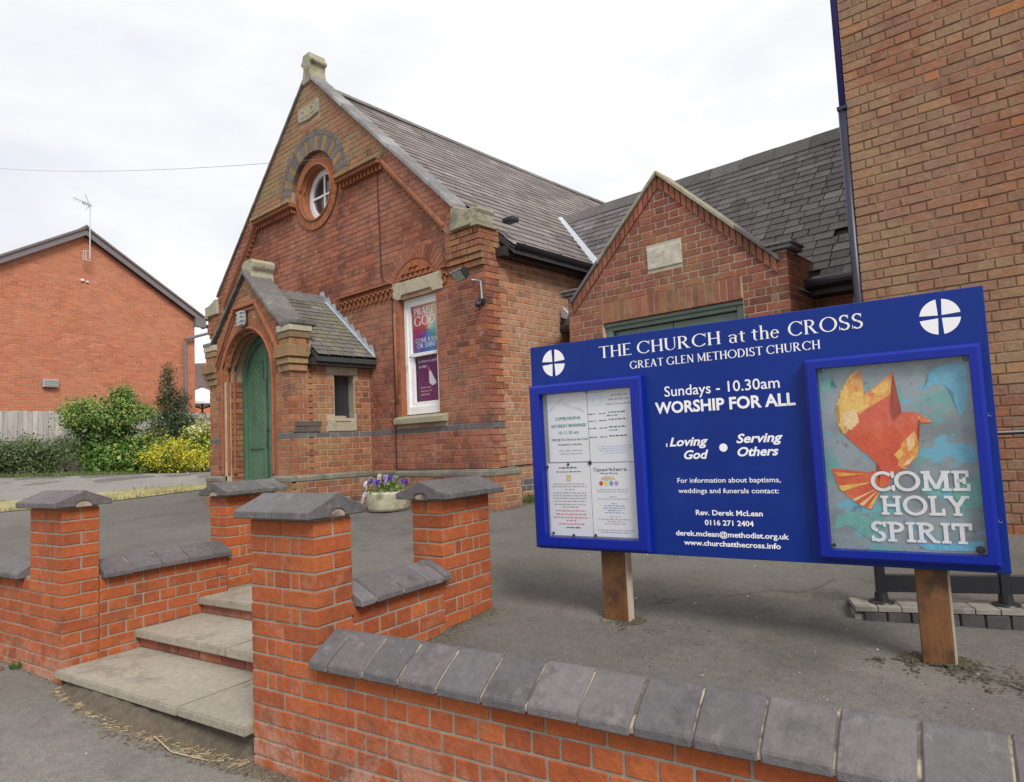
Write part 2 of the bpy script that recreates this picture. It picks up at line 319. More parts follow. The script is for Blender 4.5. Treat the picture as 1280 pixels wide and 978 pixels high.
t = NT('clear_glazing'); _tr = t.n('ShaderNodeBsdfTransparent'); _tr.inputs[0].default_value = (.985, .99, .99, 1); _gl = t.n('ShaderNodeBsdfGlossy'); _gl.inputs['Roughness'].default_value = .04; _gl.inputs[0].default_value = (1, 1, 1, 1)
_f = t.n('ShaderNodeLayerWeight'); _f.inputs['Blend'].default_value = .5; _fo = t.math('ADD', t.math('MULTIPLY', t.math('POWER', _f.outputs['Facing'], 4), .5), .022); _m = t.n('ShaderNodeMixShader'); t.l(_fo, _m.inputs[0]); t.l(_tr.outputs[0], _m.inputs[1]); t.l(_gl.outputs[0], _m.inputs[2]); t.l(_m.outputs[0], t.t.nodes['Material Output'].inputs['Surface']); PANE = t.m
MORT_RUB = None
def _mr():
    t = NT('mortar_rubbed'); a = t.mix(t.rng(t.noise(1.2, 4, .6), .42, .6, 0, 1, True), (.40,.30,.21), (.30,.16,.10)); f = t.rng(t.sep(t.pos)[2], 2.9, 4.2, 0, .85, True)
    a = t.mix(f, a, (.27,.12,.075)); a = t.mix(t.rng(t.noise(3.3, 5, .7), .54, .68, 0, .6, True), a, (.13,.09,.07)); return t.fin(a, .95, t.noise(110, 3), .003, .8)
MORT_RUB = _mr()
def asphalt(name, base, patch, spk=True):
    t = NT(name)
    c = t.mix(t.rng(t.noise(.55, 5, .6), .38, .60, 0, 1, True), base, patch)
    c = t.mix(t.rng(t.noise(3.1, 5, .65), .52, .70, 0, .45, True), c, tuple(x*.72 for x in base))
    c = t.mix(t.rng(t.noise(.8, 5, .65), .56, .66, 0, .5, True), c, tuple(x*.68 for x in base))
    c = t.mix(t.rng(t.noise(1.3, 4, .6), .60, .70, 0, .40, True), c, tuple(x*1.35 for x in base))
    g = t.rng(t.noise(260, 2, .7), .25, .75, .72, 1.28); c = t.mix(1., c, g, 'MULTIPLY')
    g2 = t.rng(t.noise(75, 3, .75), .3, .7, .84, 1.16); c = t.mix(1., c, g2, 'MULTIPLY'); g3 = t.rng(t.noise(22, 4, .7), .3, .7, .86, 1.14); c = t.mix(1., c, g3, 'MULTIPLY')
    c = t.mix(t.rng(t.noise(14, 5, .75), .64, .72, 0, .5, True), c, (.085,.068,.048))
    v = t.n('ShaderNodeTexVoronoi'); v.inputs['Scale'].default_value = 85; t.l(t.pos, v.inputs['Vector'])
    c = t.mix(t.rng(v.outputs['Distance'], .12, .20, .6, 0), c, (.36,.34,.31))
    # sparse cracks: edges of large warped cells, kept only in places
    wn = t.n('ShaderNodeTexNoise'); wn.inputs['Scale'].default_value = 3; t.l(t.pos, wn.inputs['Vector'])
    wm = t.mix(.35, t.pos, wn.outputs['Color'])
    v2 = t.n('ShaderNodeTexVoronoi', feature='DISTANCE_TO_EDGE'); v2.inputs['Scale'].default_value = .9; t.l(wm, v2.inputs['Vector'])
    ck = t.math('MULTIPLY', t.rng(v2.outputs['Distance'], .004, .010, .6, 0), t.rng(t.noise(.7, 2), .58, .66, 0, .8, True))
    c = t.mix(ck, c, (.045,.04,.035))
    h = t.math('ADD', t.noise(110, 3, .75), t.math('MULTIPLY', t.noise(35, 3), .8))
    return t.fin(c, .93, h, .006, .9, .35)
ASPH = asphalt('asphalt_forecourt', (.128,.119,.106), (.158,.147,.132))
ASPH_P = asphalt('asphalt_pavement', (.165,.155,.137), (.20,.188,.166))
ASPH_R = asphalt('asphalt_road', (.23,.218,.20), (.26,.245,.225))
# ------------------------------------------------------------------ masonry: every brick and slate is cut and laid, then split into single parts and the rest
def clip_poly(poly, planes):            # keep a*x+b*z<=c
    for a, b, c in planes:
        out = []
        for i in range(len(poly)):
            p, q = poly[i], poly[(i+1) % len(poly)]
            dp, dq = a*p[0]+b*p[1]-c, a*q[0]+b*q[1]-c
            if dp <= 0: out.append(p)
            if (dp < 0 < dq) or (dq < 0 < dp):
                t = dp/(dp-dq); out.append((p[0]+(q[0]-p[0])*t, p[1]+(q[1]-p[1])*t))
        poly = out
        if len(poly) < 3: return []
    return poly
def area(p): return abs(sum(p[i][0]*p[(i+1)%len(p)][1]-p[(i+1)%len(p)][0]*p[i][1] for i in range(len(p))))/2
def cells(x0, x1, anchor, side, par, bond, S=.225, H=.1125):
    """cell edges walking away from the anchor corner; side=+1 walks right, -1 walks left"""
    if par >= 2: seq = [.06] if par == 2 else [H]; rep = [S, H]
    elif bond == 'flemish': seq = [S, H] if par == 0 else [H, .06, S, H]; rep = [S, H]
    elif bond == 'english': seq = [S] if par == 0 else [H, .056]; rep = [S] if par == 0 else [H]
    elif bond == 'plain': seq = [S] if par == 0 else [H]; rep = [S]
    elif bond == 'header': seq = [H]; rep = [H]
    elif bond == 'soldier': seq = [.075]; rep = [.075]
    out = []; d = 0; i = 0; lim = max(abs(x0-anchor), abs(x1-anchor))+.3
    while d < lim:
        wdt = seq[i] if i < len(seq) else rep[(i-len(seq)) % len(rep)]
        a, b = d, d+wdt; d = b; i += 1
        out.append((anchor+a, anchor+b) if side > 0 else (anchor-b, anchor-a))
    return out
def fill(x0, x1, z0, z1, pitch=.077, bond='flemish', anchor=None, side=-1, holes=(), clips=(), par0=0, joint=.010, lead=None, corner=None, depth=.06, mats=None, rowmat=None, S=.225, H=.1125):
    """-> list of (polygon, depth, material, is_rect)"""
    out = []; anchor = x1 if anchor is None else anchor
    n = int(math.ceil((z1-z0)/pitch-1e-6))
    for k in range(n):
        zl, zh = z0+k*pitch, min(z0+(k+1)*pitch-joint, z1)
        if zh-zl < .012: continue
        par = (k+par0) % 2; ivs = [(x0, x1)]
        if lead:
            ivs = [(x0+lead[par], x1)] if side > 0 else [(x0, x1-lead[par])]
        for h in holes:
            iv = h(zl, zh)
            if iv:
                nv = []
                for a, b in ivs:
                    if iv[1] <= a or iv[0] >= b: nv.append((a, b)); continue
                    if iv[0]-.008 > a: nv.append((a, iv[0]-.008))
                    if iv[1]+.008 < b: nv.append((iv[1]+.008, b))
                ivs = nv
        m = rowmat(k, zl) if rowmat else None
        anc = anchor+(lead[par]*side if lead else 0)
        first = True
        for a, b in cells(x0, x1, anc, side, 2+par if lead else par, bond, S, H):
            a2, b2 = (a, b-joint) if side > 0 else (a+joint, b)
            for u, v in ivs:
                p, q = max(a2, u), min(b2, v)
                if q-p < .018: continue
                poly = [(p, zl), (q, zl), (q, zh), (p, zh)]
                dd = depth
                if first and corner and abs((a if side > 0 else b)-anc) < 1e-4: dd = corner[par]
                if clips:
                    pc = clip_poly(poly, clips)
                    if len(pc) < 3 or area(pc) < 3e-4: continue
                    out.append((pc, dd, m, abs(area(pc)-area(poly)) < 1e-7))
                else: out.append((poly, dd, m, True))
            first = False
    return out
def brick_geo(poly, y0, y1, c=.0028):
    n = len(poly); a = sum(poly[i][0]*poly[(i+1)%n][1]-poly[(i+1)%n][0]*poly[i][1] for i in range(n))
    if a < 0: poly = poly[::-1]
    cx = sum(p[0] for p in poly)/n; cz = sum(p[1] for p in poly)/n
    def ins(p):
        dx, dz = cx-p[0], cz-p[1]; l = math.hypot(dx, dz) or 1
        return (p[0]+math.copysign(min(c, abs(dx)), dx), p[1]+math.copysign(min(c, abs(dz)), dz))
    q = [ins(p) for p in poly]
    vs = [(x, y0, z) for x, z in q]+[(x, y0+c, z) for x, z in poly]+[(x, y1, z) for x, z in poly]
    fs = [tuple(range(n))]
    for i in range(n):
        j = (i+1) % n
        fs += [(i, i+n, j+n, j)[::1], (i+n, i+2*n, j+2*n, j+n)]
    fs = [fs[0]]+[f[::-1] if False else f for f in fs[1:]]
    fs.append(tuple(range(3*n-1, 2*n-1, -1)))
    return vs, fs
class Laid:
    """items laid on one thing; finish() makes the biggest 'limit' of them single parts and joins the rest"""
    def __init__(s): s.items = []
    def face(s, M, y0, lst, mat, jit=.0018, rot=.004):
        for poly, dd, m, rect in lst:
            j = (rnd()-.5)*2*jit
            cx = sum(p[0] for p in poly)/len(poly); cz = sum(p[1] for p in poly)/len(poly)
            s.items.append(dict(M=M, poly=poly, y0=y0+j, y1=y0+dd, mat=m or mat, rect=rect, c=M@Vector((cx, y0, cz)), a=area(poly), r=(rnd()-.5)*2*rot))
    def finish(s, parent, name='brick', limit=300, rest='brickwork', occl=True, minpx=9.):
        for it in s.items:
            p = proj(it['c']); sc = -1
            if p and -30 < p[0] < 1310 and -30 < p[1] < 1008:
                vdir = (it['c']-CAM).normalized(); nrm = it['M'].to_3x3()@Vector((0, -1, 0))
                f = -vdir.dot(nrm)
                sc = it['a']*max(f, 0)/p[2]**2
                xs = [q[0] for q in it['poly']]
                if (max(xs)-min(xs))*FOC/p[2] < minpx: sc = min(sc, 0)
                if occl and behind_sign(p[0], p[1]): sc *= 1e-3
            it['s'] = sc
        s.items.sort(key=lambda i: -i['s'])
        cache = {}; single = [i for i in s.items[:limit] if i['s'] > 0]; others = s.items[len(single):]
        for it in single:
            pl = it['poly']; cx = sum(p[0] for p in pl)/len(pl); cz = sum(p[1] for p in pl)/len(pl)
            w_ = max(p[0] for p in pl)-min(p[0] for p in pl); h_ = max(p[1] for p in pl)-min(p[1] for p in pl)
            key = (round(w_, 3), round(h_, 3), round(it['y1']-it['y0'], 2), it['mat'].name) if it['rect'] else None
            me = cache.get(key) if key else None
            if me is None:
                lp = [(p[0]-cx, p[1]-cz) for p in pl]
                vs, fs = brick_geo(lp, 0, it['y1']-it['y0'])
                me = bpy.data.meshes.new(name); me.from_pydata(vs, [], fs); me.materials.append(it['mat']); me.update()
                if key: cache[key] = me
            link(name, me, it['M']@Matrix.Translation((cx, it['y0'], cz))@Matrix.Rotation(it['r'], 4, 'Y'), parent)
        bym = {}
        for it in others: bym.setdefault(it['mat'].name, []).append(it)
        if others:
            mb = MB(); mats = []; mi = []
            pinv = I4
            for mn, its in bym.items():
                mats.append(its[0]['mat'])
                for it in its:
                    vs, fs = brick_geo(it['poly'], it['y0'], it['y1'])
                    mb.add([it['M']@Vector(v) for v in vs], fs[:-1]); mi += [len(mats)-1]*(len(fs)-1)
            o = mb.build(rest, None, parent, I4, kind='stuff')
            for m in mats: o.data.materials.append(m)
            o.data.polygons.foreach_set('material_index', mi)
        return len(single), len(others)
def solid_items(M, lst):  # full boxes for free-standing walls: lst of (x0,x1,y0,y1,z0,z1,mat)
    return [(M, b) for b in lst]
_boxcache = {}
def block(parent, M, b, mat, name='brick', bev=.003, rot=.006, pos=.0012):
    x0, x1, y0, y1, z0, z1 = b
    key = (name, round(x1-x0, 3), round(y1-y0, 3), round(z1-z0, 3), mat.name, bev, int(rnd()*2) if bev > .004 else 0)
    me = _boxcache.get(key)
    if me is None:
        mb = MB().box(-(x1-x0)/2, (x1-x0)/2, -(y1-y0)/2, (y1-y0)/2, -(z1-z0)/2, (z1-z0)/2)
        me = bpy.data.meshes.new(name); me.from_pydata(mb.v, [], mb.f); me.materials.append(mat)
        bm = bmesh.new(); bm.from_mesh(me); bmesh.ops.bevel(bm, geom=list(bm.edges), offset=bev, segments=1, affect='EDGES'); bm.to_mesh(me); bm.free()
        _boxcache[key] = me
    T = Matrix.Translation(((x0+x1)/2+(rnd()-.5)*2*pos, (y0+y1)/2+(rnd()-.5)*2*pos, (z0+z1)/2))@Matrix.Rotation((rnd()-.5)*2*rot, 4, 'Y')@Matrix.Rotation((rnd()-.5)*2*rot, 4, 'Z')
    return link(name, me, M@T, parent)
def hole_rect(a, b, z0, z1): return lambda l, h: (a, b) if (h > z0+.01 and l < z1-.01) else None
def hole_circ(cx, cz, r, zmin=-99, zmax=99):
    def f(l, h):
        m = (l+h)/2; e = max(abs(l-cz), abs(h-cz))
        if m < zmin or m > zmax or abs(m-cz) >= r: return None
        d = math.sqrt(max(0, r*r-e*e)); return (cx-d, cx+d) if d > .02 else None
    return f
def G(x, y):
    e = 0
    if x < -16:
        t_ = min(1, (-16-x)/3.5); e = t_*t_*(3-2*t_)*(.29-.096*(min(max(y, 0), 10)-4.15))
    return .436-.021*(x+2.82)+.0573*(y-2.9)+e

# ------------------------------------------------------------------ ground
WX, WY, WROT = -2.6236, 1.6254, 8.7435
FW_ = fr(WX, WY, 0, WROT)                     # frame of the street wall: x along the wall, y away from the street
def wpt(u, v, z=0): return FW_@Vector((u, v, z))
def pave_z(u): return max(-.6, min(.30, -.036*(u+.44))) if u > -3 else .092-.02*(u+3)
def hsh(x, y): return (math.sin(x*12.9898+y*78.233)*43758.5453) % 1
def vn(x, y):
    xi, yi = math.floor(x), math.floor(y); fx, fy = x-xi, y-yi; fx = fx*fx*(3-2*fx); fy = fy*fy*(3-2*fy)
    return (hsh(xi, yi)*(1-fx)+hsh(xi+1, yi)*fx)*(1-fy)+(hsh(xi, yi+1)*(1-fx)+hsh(xi+1, yi+1)*fx)*fy
def sheet(us, vs, zf, skip=None):
    mb = MB(); nu, nv = len(us), len(vs)
    for v in vs:
        for u in us: mb.v.append(tuple(zf(u, v)))
    for j in range(nv-1):
        for i in range(nu-1):
            if skip and skip((us[i]+us[i+1])/2, (vs[j]+vs[j+1])/2): continue
            mb.f.append((j*nu+i, j*nu+i+1, (j+1)*nu+i+1, (j+1)*nu+i))
    return mb
def lin(a, b, n): return [a+(b-a)*i/n for i in range(n+1)]
def zfore(u, v):
    p = wpt(u, v); g = G(p.x, p.y)
    if -3 < u < 4 and v < 6: g += (vn(p.x*1.1, p.y*1.1)-.5)*.012+(vn(p.x*4, p.y*4)-.5)*.004
    if -1.2 < p.x < 3.5 and 2.9 < p.y < 5.2: g -= .045*min(1, (p.x+1.2)/.9)*min(1, (p.y-2.9)/.8)
    far = math.hypot(p.x, p.y)
    if far > 45: g = min(g, G(p.x*45/far, p.y*45/far))
    return Vector((p.x, p.y, g))
us = [-900, -300, -120, -60, -40, -30]+lin(-26, -3.2, 34)+[-2.7, -2.4]+lin(-2.2, -.2, 16)+[-.1]+lin(0, 4.4, 36)+[5, 7, 10, 16, 30, 80, 300, 900]
vs = [.1]+lin(.22, 1.20, 9)+[1.33]+lin(1.45, 6, 36)+lin(6.6, 20, 20)+[22, 30, 45, 80, 200, 900]
forecourt = sheet(us, vs, zfore, lambda u, v: -2.4 < u < -.1 and v < 1.33).build('forecourt', ASPH, smooth=True); tag(forecourt, kind='structure')
us = [-900, -200, -60, -20, -10, -7, -5]+lin(-4, 2, 30)+[3, 5, 9, 20, 60, 900]
vs = [-4.0]+lin(-2, .1, 14)+[.12]
tag(sheet(us, vs, lambda u, v: Vector((*wpt(u, v).xy, pave_z(u)+((vn(u*1.3, v*1.3)-.5)*.012 if -4 < u < 2 else 0)))).build('pavement', ASPH_P, smooth=True), kind='structure')
mb = MB()
for u in range(-40, 40):
    z = pave_z(u)
    mb.v += [tuple(wpt(u, -4.12, z-.12)), tuple(wpt(u, -4.12, z+.005)), tuple(wpt(u, -4.0, z+.005)), tuple(wpt(u, -3.99, z-.1))]
mb.f = [(4*i+k, 4*i+4+k, 4*i+5+k, 4*i+1+k) for i in range(79) for k in range(3)]
tag(mb.build('pavement_kerb', CONC), kind='structure')
tag(sheet([-900, -60, -20, -10, 0, 10, 20, 60, 900], [-900, -60, -12, -4.1], lambda u, v: Vector((*wpt(u, v).xy, pave_z(u)-.115))).build('street', ASPH_R), kind='structure')
# grass verge and side road on the left, in world coordinates
near = [(-15.5,-4.6), (-14.6, -.6), (-13.67, 2.71), (-12.95, 3.75), (-12.75, 5.3), (-12.85, 9), (-13.1, 20), (-13.6, 45)]
farv = [(-17.4,-5.2), (-16.7,-.6), (-15.94, 3.15), (-15.05, 4.68), (-13.9, 6.0), (-14.2, 10), (-14.5, 20), (-15.2, 45)]
rdf = [(-18.2,-5.6), (-18.6,-.6), (-19.25, 3.8), (-19.3, 5.3), (-19.9, 7.15), (-20.05, 9.0), (-20.4, 20), (-21, 45)]
def ribbon(a, b, dz, n=1):
    mb = MB(); k = 0
    for (p, q) in zip(a, b):
        for i in range(n+1):
            x, y = p[0]+(q[0]-p[0])*i/n, p[1]+(q[1]-p[1])*i/n
            mb.v.append((x, y, G(x, y)+dz))
    m = n+1
    for i in range(len(a)-1):
        for j in range(n): mb.f.append((i*m+j, i*m+j+1, (i+1)*m+j+1, (i+1)*m+j))
    return mb
t = NT('verge_ground'); c = t.mix(t.rng(t.noise(1.4, 5, .6), .4, .62, 0, 1, True), (.40,.33,.18), (.30,.28,.12)); c = t.mix(t.rng(t.noise(5.5, 4, .7), .56, .7, 0, .7, True), c, (.14,.19,.06))
VERGE = t.fin(c, .95, t.noise(60, 4, .7), .02, .8)
tag(ribbon(near, farv, .012, 4).build('grass_verge', VERGE), kind='structure')
tag(ribbon(farv, rdf, .008, 4).build('side_road', ASPH_R), kind='structure')
hb = [(x-2.6, y) for x, y in rdf]
tag(ribbon(rdf, hb, .006, 2).build('garden_soil', DIRT), kind='structure')
def blades(name, pts, mat, h=(.03, .08), wd=.006, lean=.5, parent=None, kind='stuff'):
    mb = MB()
    for (x, y, z) in pts:
        a = rnd()*6.283; hh = h[0]+rnd()*(h[1]-h[0]); dx, dy = math.cos(a), math.sin(a); b = rnd()*6.283; lx, ly = math.cos(b)*hh*lean*rnd(), math.sin(b)*hh*lean*rnd()
        n = len(mb.v); mb.v += [(x-dx*wd, y-dy*wd, z), (x+dx*wd, y+dy*wd, z), (x+lx, y+ly, z+hh)]; mb.f.append((n, n+1, n+2))
    return mb.build(name, mat, parent, kind=kind)
def lerp_rib(a, b, s, t):
    s *= len(a)-1; i = min(int(s), len(a)-2); f = s-i
    p = (a[i][0]+(a[i+1][0]-a[i][0])*f, a[i][1]+(a[i+1][1]-a[i][1])*f); q = (b[i][0]+(b[i+1][0]-b[i][0])*f, b[i][1]+(b[i+1][1]-b[i][1])*f)
    return p[0]+(q[0]-p[0])*t, p[1]+(q[1]-p[1])*t
pts = []
for _ in range(9000):
    x, y = lerp_rib(near, farv, .12+rnd()*.50, .02+.96*rnd())
    if vn(x*.9, y*.9) > .25+rnd()*.35: pts.append((x, y, G(x, y)+.012))
blades('dry_grass', pts, LF_DRY, (.02, .055), .006, .8)
pts = []
for _ in range(3500):
    x, y = lerp_rib(farv, rdf, .12+rnd()*.5, .93+.09*rnd()); pts.append((x, y, G(x, y)+.008))
for _ in range(250):
    x, y = lerp_rib(near, farv, .12+rnd()*.5, (rnd()*.06 if rnd() < .7 else .96+rnd()*.04)); pts.append((x, y, G(x, y)+.008))
blades('green_edge_grass', pts, LF_GRASS, (.03, .11), .009, .7)

# ------------------------------------------------------------------ street wall: four pillars, four low walls, steps
PITCH = .0758
def low_rows(z_top, z_bot): # course tops counted down from the top joint
    k = 0; out = []
    while z_top-(k+1)*PITCH+.01 > z_bot-.02: out.append((z_top-(k+1)*PITCH+.0, z_top-k*PITCH-.010, k)); k += 1
    return out
def cap_profile(n0, s0, s1, z0, ze, za, notch=True, curve=.001):
    """saddle section across the cap: s across, z up; underside notch"""
    m = (s0+s1)/2; pts = [(s0, z0), (s0, ze)]
    for i in range(1, 6): f = i/6; pts.append((s0+(m-s0)*f, ze+(za-ze)*f-curve*math.sin(f*math.pi)))
    pts += [(m-.012, za-.001), (m+.012, za-.001)]
    for i in range(5, 0, -1): f = i/6; pts.append((s1-(s1-m)*f, ze+(za-ze)*f-curve*math.sin(f*math.pi)))
    pts += [(s1, ze), (s1, z0)]
    if notch:
        for i in range(0, 9): t_ = math.pi*i/8; pts.append((m+.050*math.cos(t_), z0+.034*math.sin(t_)))
    return pts
def lay_cap(parent, M, prof, cuts, mat, alongx=True, bev=.0045, gap=.005, wob=.004, mort=MORT_COP, name='coping_stone', under=True):
    for i in range(len(cuts)-1):
        a, b = cuts[i]+gap/2, cuts[i+1]-gap/2
        mb = MB()
        if alongx: mb.prismx(prof, a, b)
        else: mb.prism(prof, a, b)
        J = Matrix.Translation(((rnd()-.5)*.002, (rnd()-.5)*.004, (rnd()-.5)*wob))
        cc = Matrix.Translation(((a+b)/2, .1, prof[0][1]) if alongx else (.1, (a+b)/2, prof[0][1]))
        mb.build(name, mat, parent, M@J@cc@Matrix.Rotation((rnd()-.5)*.03, 4, 'Z')@Matrix.Rotation((rnd()-.5)*.014, 4, 'X' if alongx else 'Y')@cc.inverted(), bevel=bev, seg=1)
    zmn = min(p[1] for p in prof); inner = [(p[0], p[1]-.009 if p[1] > zmn+.012 else p[1]+.009) for p in prof]
    c = sum(p[0] for p in prof)/len(prof); inner = [(c+(p[0]-c)*.955, z) for p, (_, z) in zip(prof, inner)]
    mb = MB()
    if alongx: mb.prismx(inner, cuts[0]+.01, cuts[-1]-.01)
    else: mb.prism(inner, cuts[0]+.01, cuts[-1]-.01)
    mb.build('coping_joint', mort, parent, M)
def pillar(name, M, W, D, zt, zb, label, cap):
    """W along x, D along y; the longer side carries the two-brick face"""
    t = thing(name, M@Matrix.Translation((0, 0, zb)), label, 'pillar', 'brick pillars beside the steps')
    MB().box(.005, W-.005, .005, D-.005, zb-.15, zt).build('mortar_core', MORT_GREY, t, M)
    lng = W > D
    LW, SW = (W, D) if lng else (D, W)
    q3 = .048
    for z0, z1, k in low_rows(zt, zb):
        if k % 2 == 0:
            for i in range(2):
                for j in range(2):
                    a0, a1 = i*(LW+.01)/2, (i+1)*(LW+.01)/2-.01; b0, b1 = j*(SW+.01)/2, (j+1)*(SW+.01)/2-.01
                    b = (a0, a1, b0, b1, z0, z1) if lng else (b0, b1, a0, a1, z0, z1)
                    block(t, M, b, BR_ORANGE)
        else:
            hw = (LW-.04-2*q3)/3; x = 0
            for wd in (hw, q3, hw, q3, hw):
                b = (x, x+wd, 0, SW, z0, z1) if lng else (0, SW, x, x+wd, z0, z1)
                block(t, M, b, BR_ORANGE); x += wd+.01
    prof, cuts, mat, ax = cap
    lay_cap(t, M, prof, cuts, mat, ax)
    c = MB(); ar = [(.047*math.cos(math.pi*i/8), .031*math.sin(math.pi*i/8)) for i in range(9)]
    m = sum(p[0] for p in prof[:2]+prof[-2:])/4
    m = (prof[0][0]+[p for p in prof if abs(p[1]-prof[1][1]) < 1e-6][-1][0])/2
    pl = [(m+p[0], prof[0][1]+p[1]) for p in ar]
    (c.prismx(pl, cuts[0]+.008, cuts[-1]-.008) if ax else c.prism(pl, cuts[0]+.008, cuts[-1]-.008)).build('mortar_bedding', MORT_COP, t, M)
    return t
P1 = pillar('gate_pillar', fr(WX, WY, 0, WROT)@Matrix.Translation((-.44, 0, 0)), .44, .215, 1.101, -.02, 'nearest brick pillar with a grey saddle cap, right of the steps at the pavement',
            (cap_profile(0, -.062, .277, 1.104, 1.139, 1.208), [-.045, .118, .232, .475], COPING, True))
P2 = pillar('gate_pillar', FW_@Matrix.Translation((-2.72, 0, 0)), .44, .215, 1.119, .06, 'brick pillar with a clean grey cap, left of the steps at the pavement',
            (cap_profile(0, -.062, .277, 1.122, 1.155, 1.222), [-.07, .10, .24, .485], COPING, True))
P3 = pillar('gate_pillar', FW_@Matrix.Translation((-.215, .872, 0)), .215, .44, 1.105, .42, 'brick pillar at the top of the steps in front of the flower tub',
            (cap_profile(0, -.075, .29, 1.108, 1.140, 1.208), [-.05, .24, .335, .50], COPING, False))
P4 = pillar('gate_pillar', FW_@Matrix.Translation((-2.495, 1.125, 0)), .215, .44, 1.095, .42, 'brick pillar with a mossy dark cap below the green porch door',
            (cap_profile(0, -.075, .29, 1.098, 1.130, 1.198), [-.05, .22, .31, .50], COPING_OLD, False))
def lowwall(M, Lx, D, zt, zb, label, prof, cuts, alongx, par0=0, group='low brick walls with grey copings'):
    """wall runs along x (alongx) or along y, from 0 to Lx; D thick"""
    t = thing('low_wall', M@Matrix.Translation((0, 0, zb)), label, 'wall', group)
    (MB().box(0, Lx, .005, D-.005, zb-.25, zt+.01) if alongx else MB().box(.005, D-.005, 0, Lx, zb-.25, zt+.01)).build('mortar_core', MORT_GREY, t, M)
    n = 0
    for z0, z1, k in low_rows(zt, zb):
        st = (k+par0) % 2 == 0; x = -(.225-.1125*rnd()*0) if st else 0
        x = 0; step = .225 if st else .1125; first = [.17, .1125][0 if st else 1]
        ed = [0]
        if not st: ed.append(.056)
        while ed[-1] < Lx: ed.append(ed[-1]+step)
        ed[-1] = Lx+.01
        for a, b in zip(ed[:-1], ed[1:]):
            if b-a < .03: continue
            for j in ((0, 1) if st else (0,)):
                y0, y1 = (j*(D+.01)/2, (j+1)*(D+.01)/2-.01) if st else (0, D)
                bb = (a, b-.01, y0, y1, z0, z1) if alongx else (y0, y1, a, b-.01, z0, z1)
                block(t, M, bb, BR_ORANGE); n += 1
    lay_cap(t, M, prof, cuts, COPING, alongx, bev=.0055, gap=.009)
    return t
def saddle(s0, s1, z0, ze, za): return cap_profile(0, s0, s1, z0, ze, za, False, -.006)
cuts = [.0, .118, .312, .501, .69, .893, 1.077, 1.269, 1.455]
while cuts[-1] < 3.6: cuts.append(cuts[-1]+.185+rnd()*.012)
lowwall(FW_@Matrix.Translation((.0, 0, 0)), cuts[-1]-.02, .215, .495, -.16, 'low brick wall with wide grey coping running along the pavement at lower right', saddle(-.052, .267, .488, .522, .618), cuts, True)
cuts = [-2.6]
while cuts[-1] < -.16: cuts.append(min(cuts[-1]+.15, 0))
lowwall(FW_@Matrix.Translation((-5.33, 0, 0)), 2.605, .215, .667, .06, 'low brick wall with grey coping left of the left pavement pillar', saddle(-.052, .267, .660, .694, .775), [c+2.605 for c in cuts], True, 1)
cuts = [0, .10, .29, .47, .60, .71]
lowwall(FW_@Matrix.Translation((-.215, .22, 0)), .65, .215, .686, .30, 'short side wall with slanting coping between the two right-hand pillars', saddle(-.05, .265, .683, .715, .785), [c-.005 for c in cuts[:-1]]+[.66], False)
lowwall(FW_@Matrix.Translation((-2.495, .22, 0)), .90, .215, .665, .15, 'short side wall with grey coping between the two left-hand pillars', saddle(-.05, .265, .656, .690, .765), [0, .19, .385, .58, .77, .915], False, 1)
# steps
st = thing('entrance_steps', FW_@Matrix.Translation((-1.36, 0, .1)), 'three worn concrete steps between the brick pillars', 'steps')
def slab(u0, u1, v0, v1, z0, z1, n='tread_slab'): return MB().box(u0, u1, v0, v1, z0, z1).build(n, CONC, st, FW_@Matrix.Rotation(R_(-.15+rnd()*.2), 4, 'Y'), bevel=.007, seg=2)
slab(-2.262, -.985, -.05, .475, .122, .168); slab(-.978, -.445, -.045, .475, .120, .166)
slab(-2.272, -1.30, .435, .93, .232, .282); slab(-1.293, -.10, .435, .93, .230, .281)
slab(-2.272, -1.15, .885, 1.36, .352, .402); slab(-1.143, -.10, .885, 1.36, .352, .402)
MB().box(-2.30, -.44, .02, .46, -.1, .118).build('step_base', DIRT, st, FW_)
for v, z0, z1, u1 in ((.46, .170, .229, -.20), (.91, .284, .350, -.20)):
    MB().box(-2.275, -.12, v+.012, v+.42, z0-.05, z1).build('step_base', MORT_GREY, st, FW_)
    x = -2.27
    while x < u1-.05: block(st, FW_, (x, min(x+.215, u1), v+.004, v+.09, z0+.001, z1-.002), BR_CHURCH, rot=.008); x += .225
MB().box(-2.275, -.12, 1.35, 1.5, .2, .41).build('step_base', ASPH, st, FW_)
# ------------------------------------------------------------------ church
XC, YF, AX = -5.37, 5.675, -8.93          # right corner, facade plane, gable axis
XL = 2*AX-XC
def mir(x): return 2*AX-x
CH = thing('church', fr(XC, YF, .6), 'old red brick chapel with steep slate roof, round gable window and arched porch door', 'church')
def gz(x): return 7.26-.945*abs(x-AX)
GCL = [(.945, 1, 7.26+.945*AX), (-.945, 1, 7.26-.945*AX)]     # under both gable slopes
GCOP = simple('gable_coping_slab', [(.12,.112,.115),(.20,.19,.19),(.15,.14,.143),(.27,.26,.255),(.13,.123,.123)], .7, .2, 8, .5, 50, .003, stains=[((.33,.31,.20), 3.2, .58, .7, .5)])
laid = Laid()
z0 = 1.585-.077*13
bluerow = lambda k, z: BR_BLUE if abs(z-1.585) < .01 else None
arch = hole_circ(-6.65, 3.36, .705, 3.59)
H_ = [hole_rect(-7.0, -6.25, 1.815, 3.36), hole_rect(-7.09, -6.11, 3.36, 3.59), hole_rect(-7.09, -6.12, 1.70, 1.815), arch,
      hole_rect(-9.9, -7.69, .3, 2.9), hole_rect(-9.4, -8.1, 2.9, 3.3), hole_rect(-8.33, -7.09, 3.42, 3.585), hole_rect(-6.11, -5.97, 3.42, 3.585), hole_circ(-8.88, 5.38, .62)]
F0 = I4
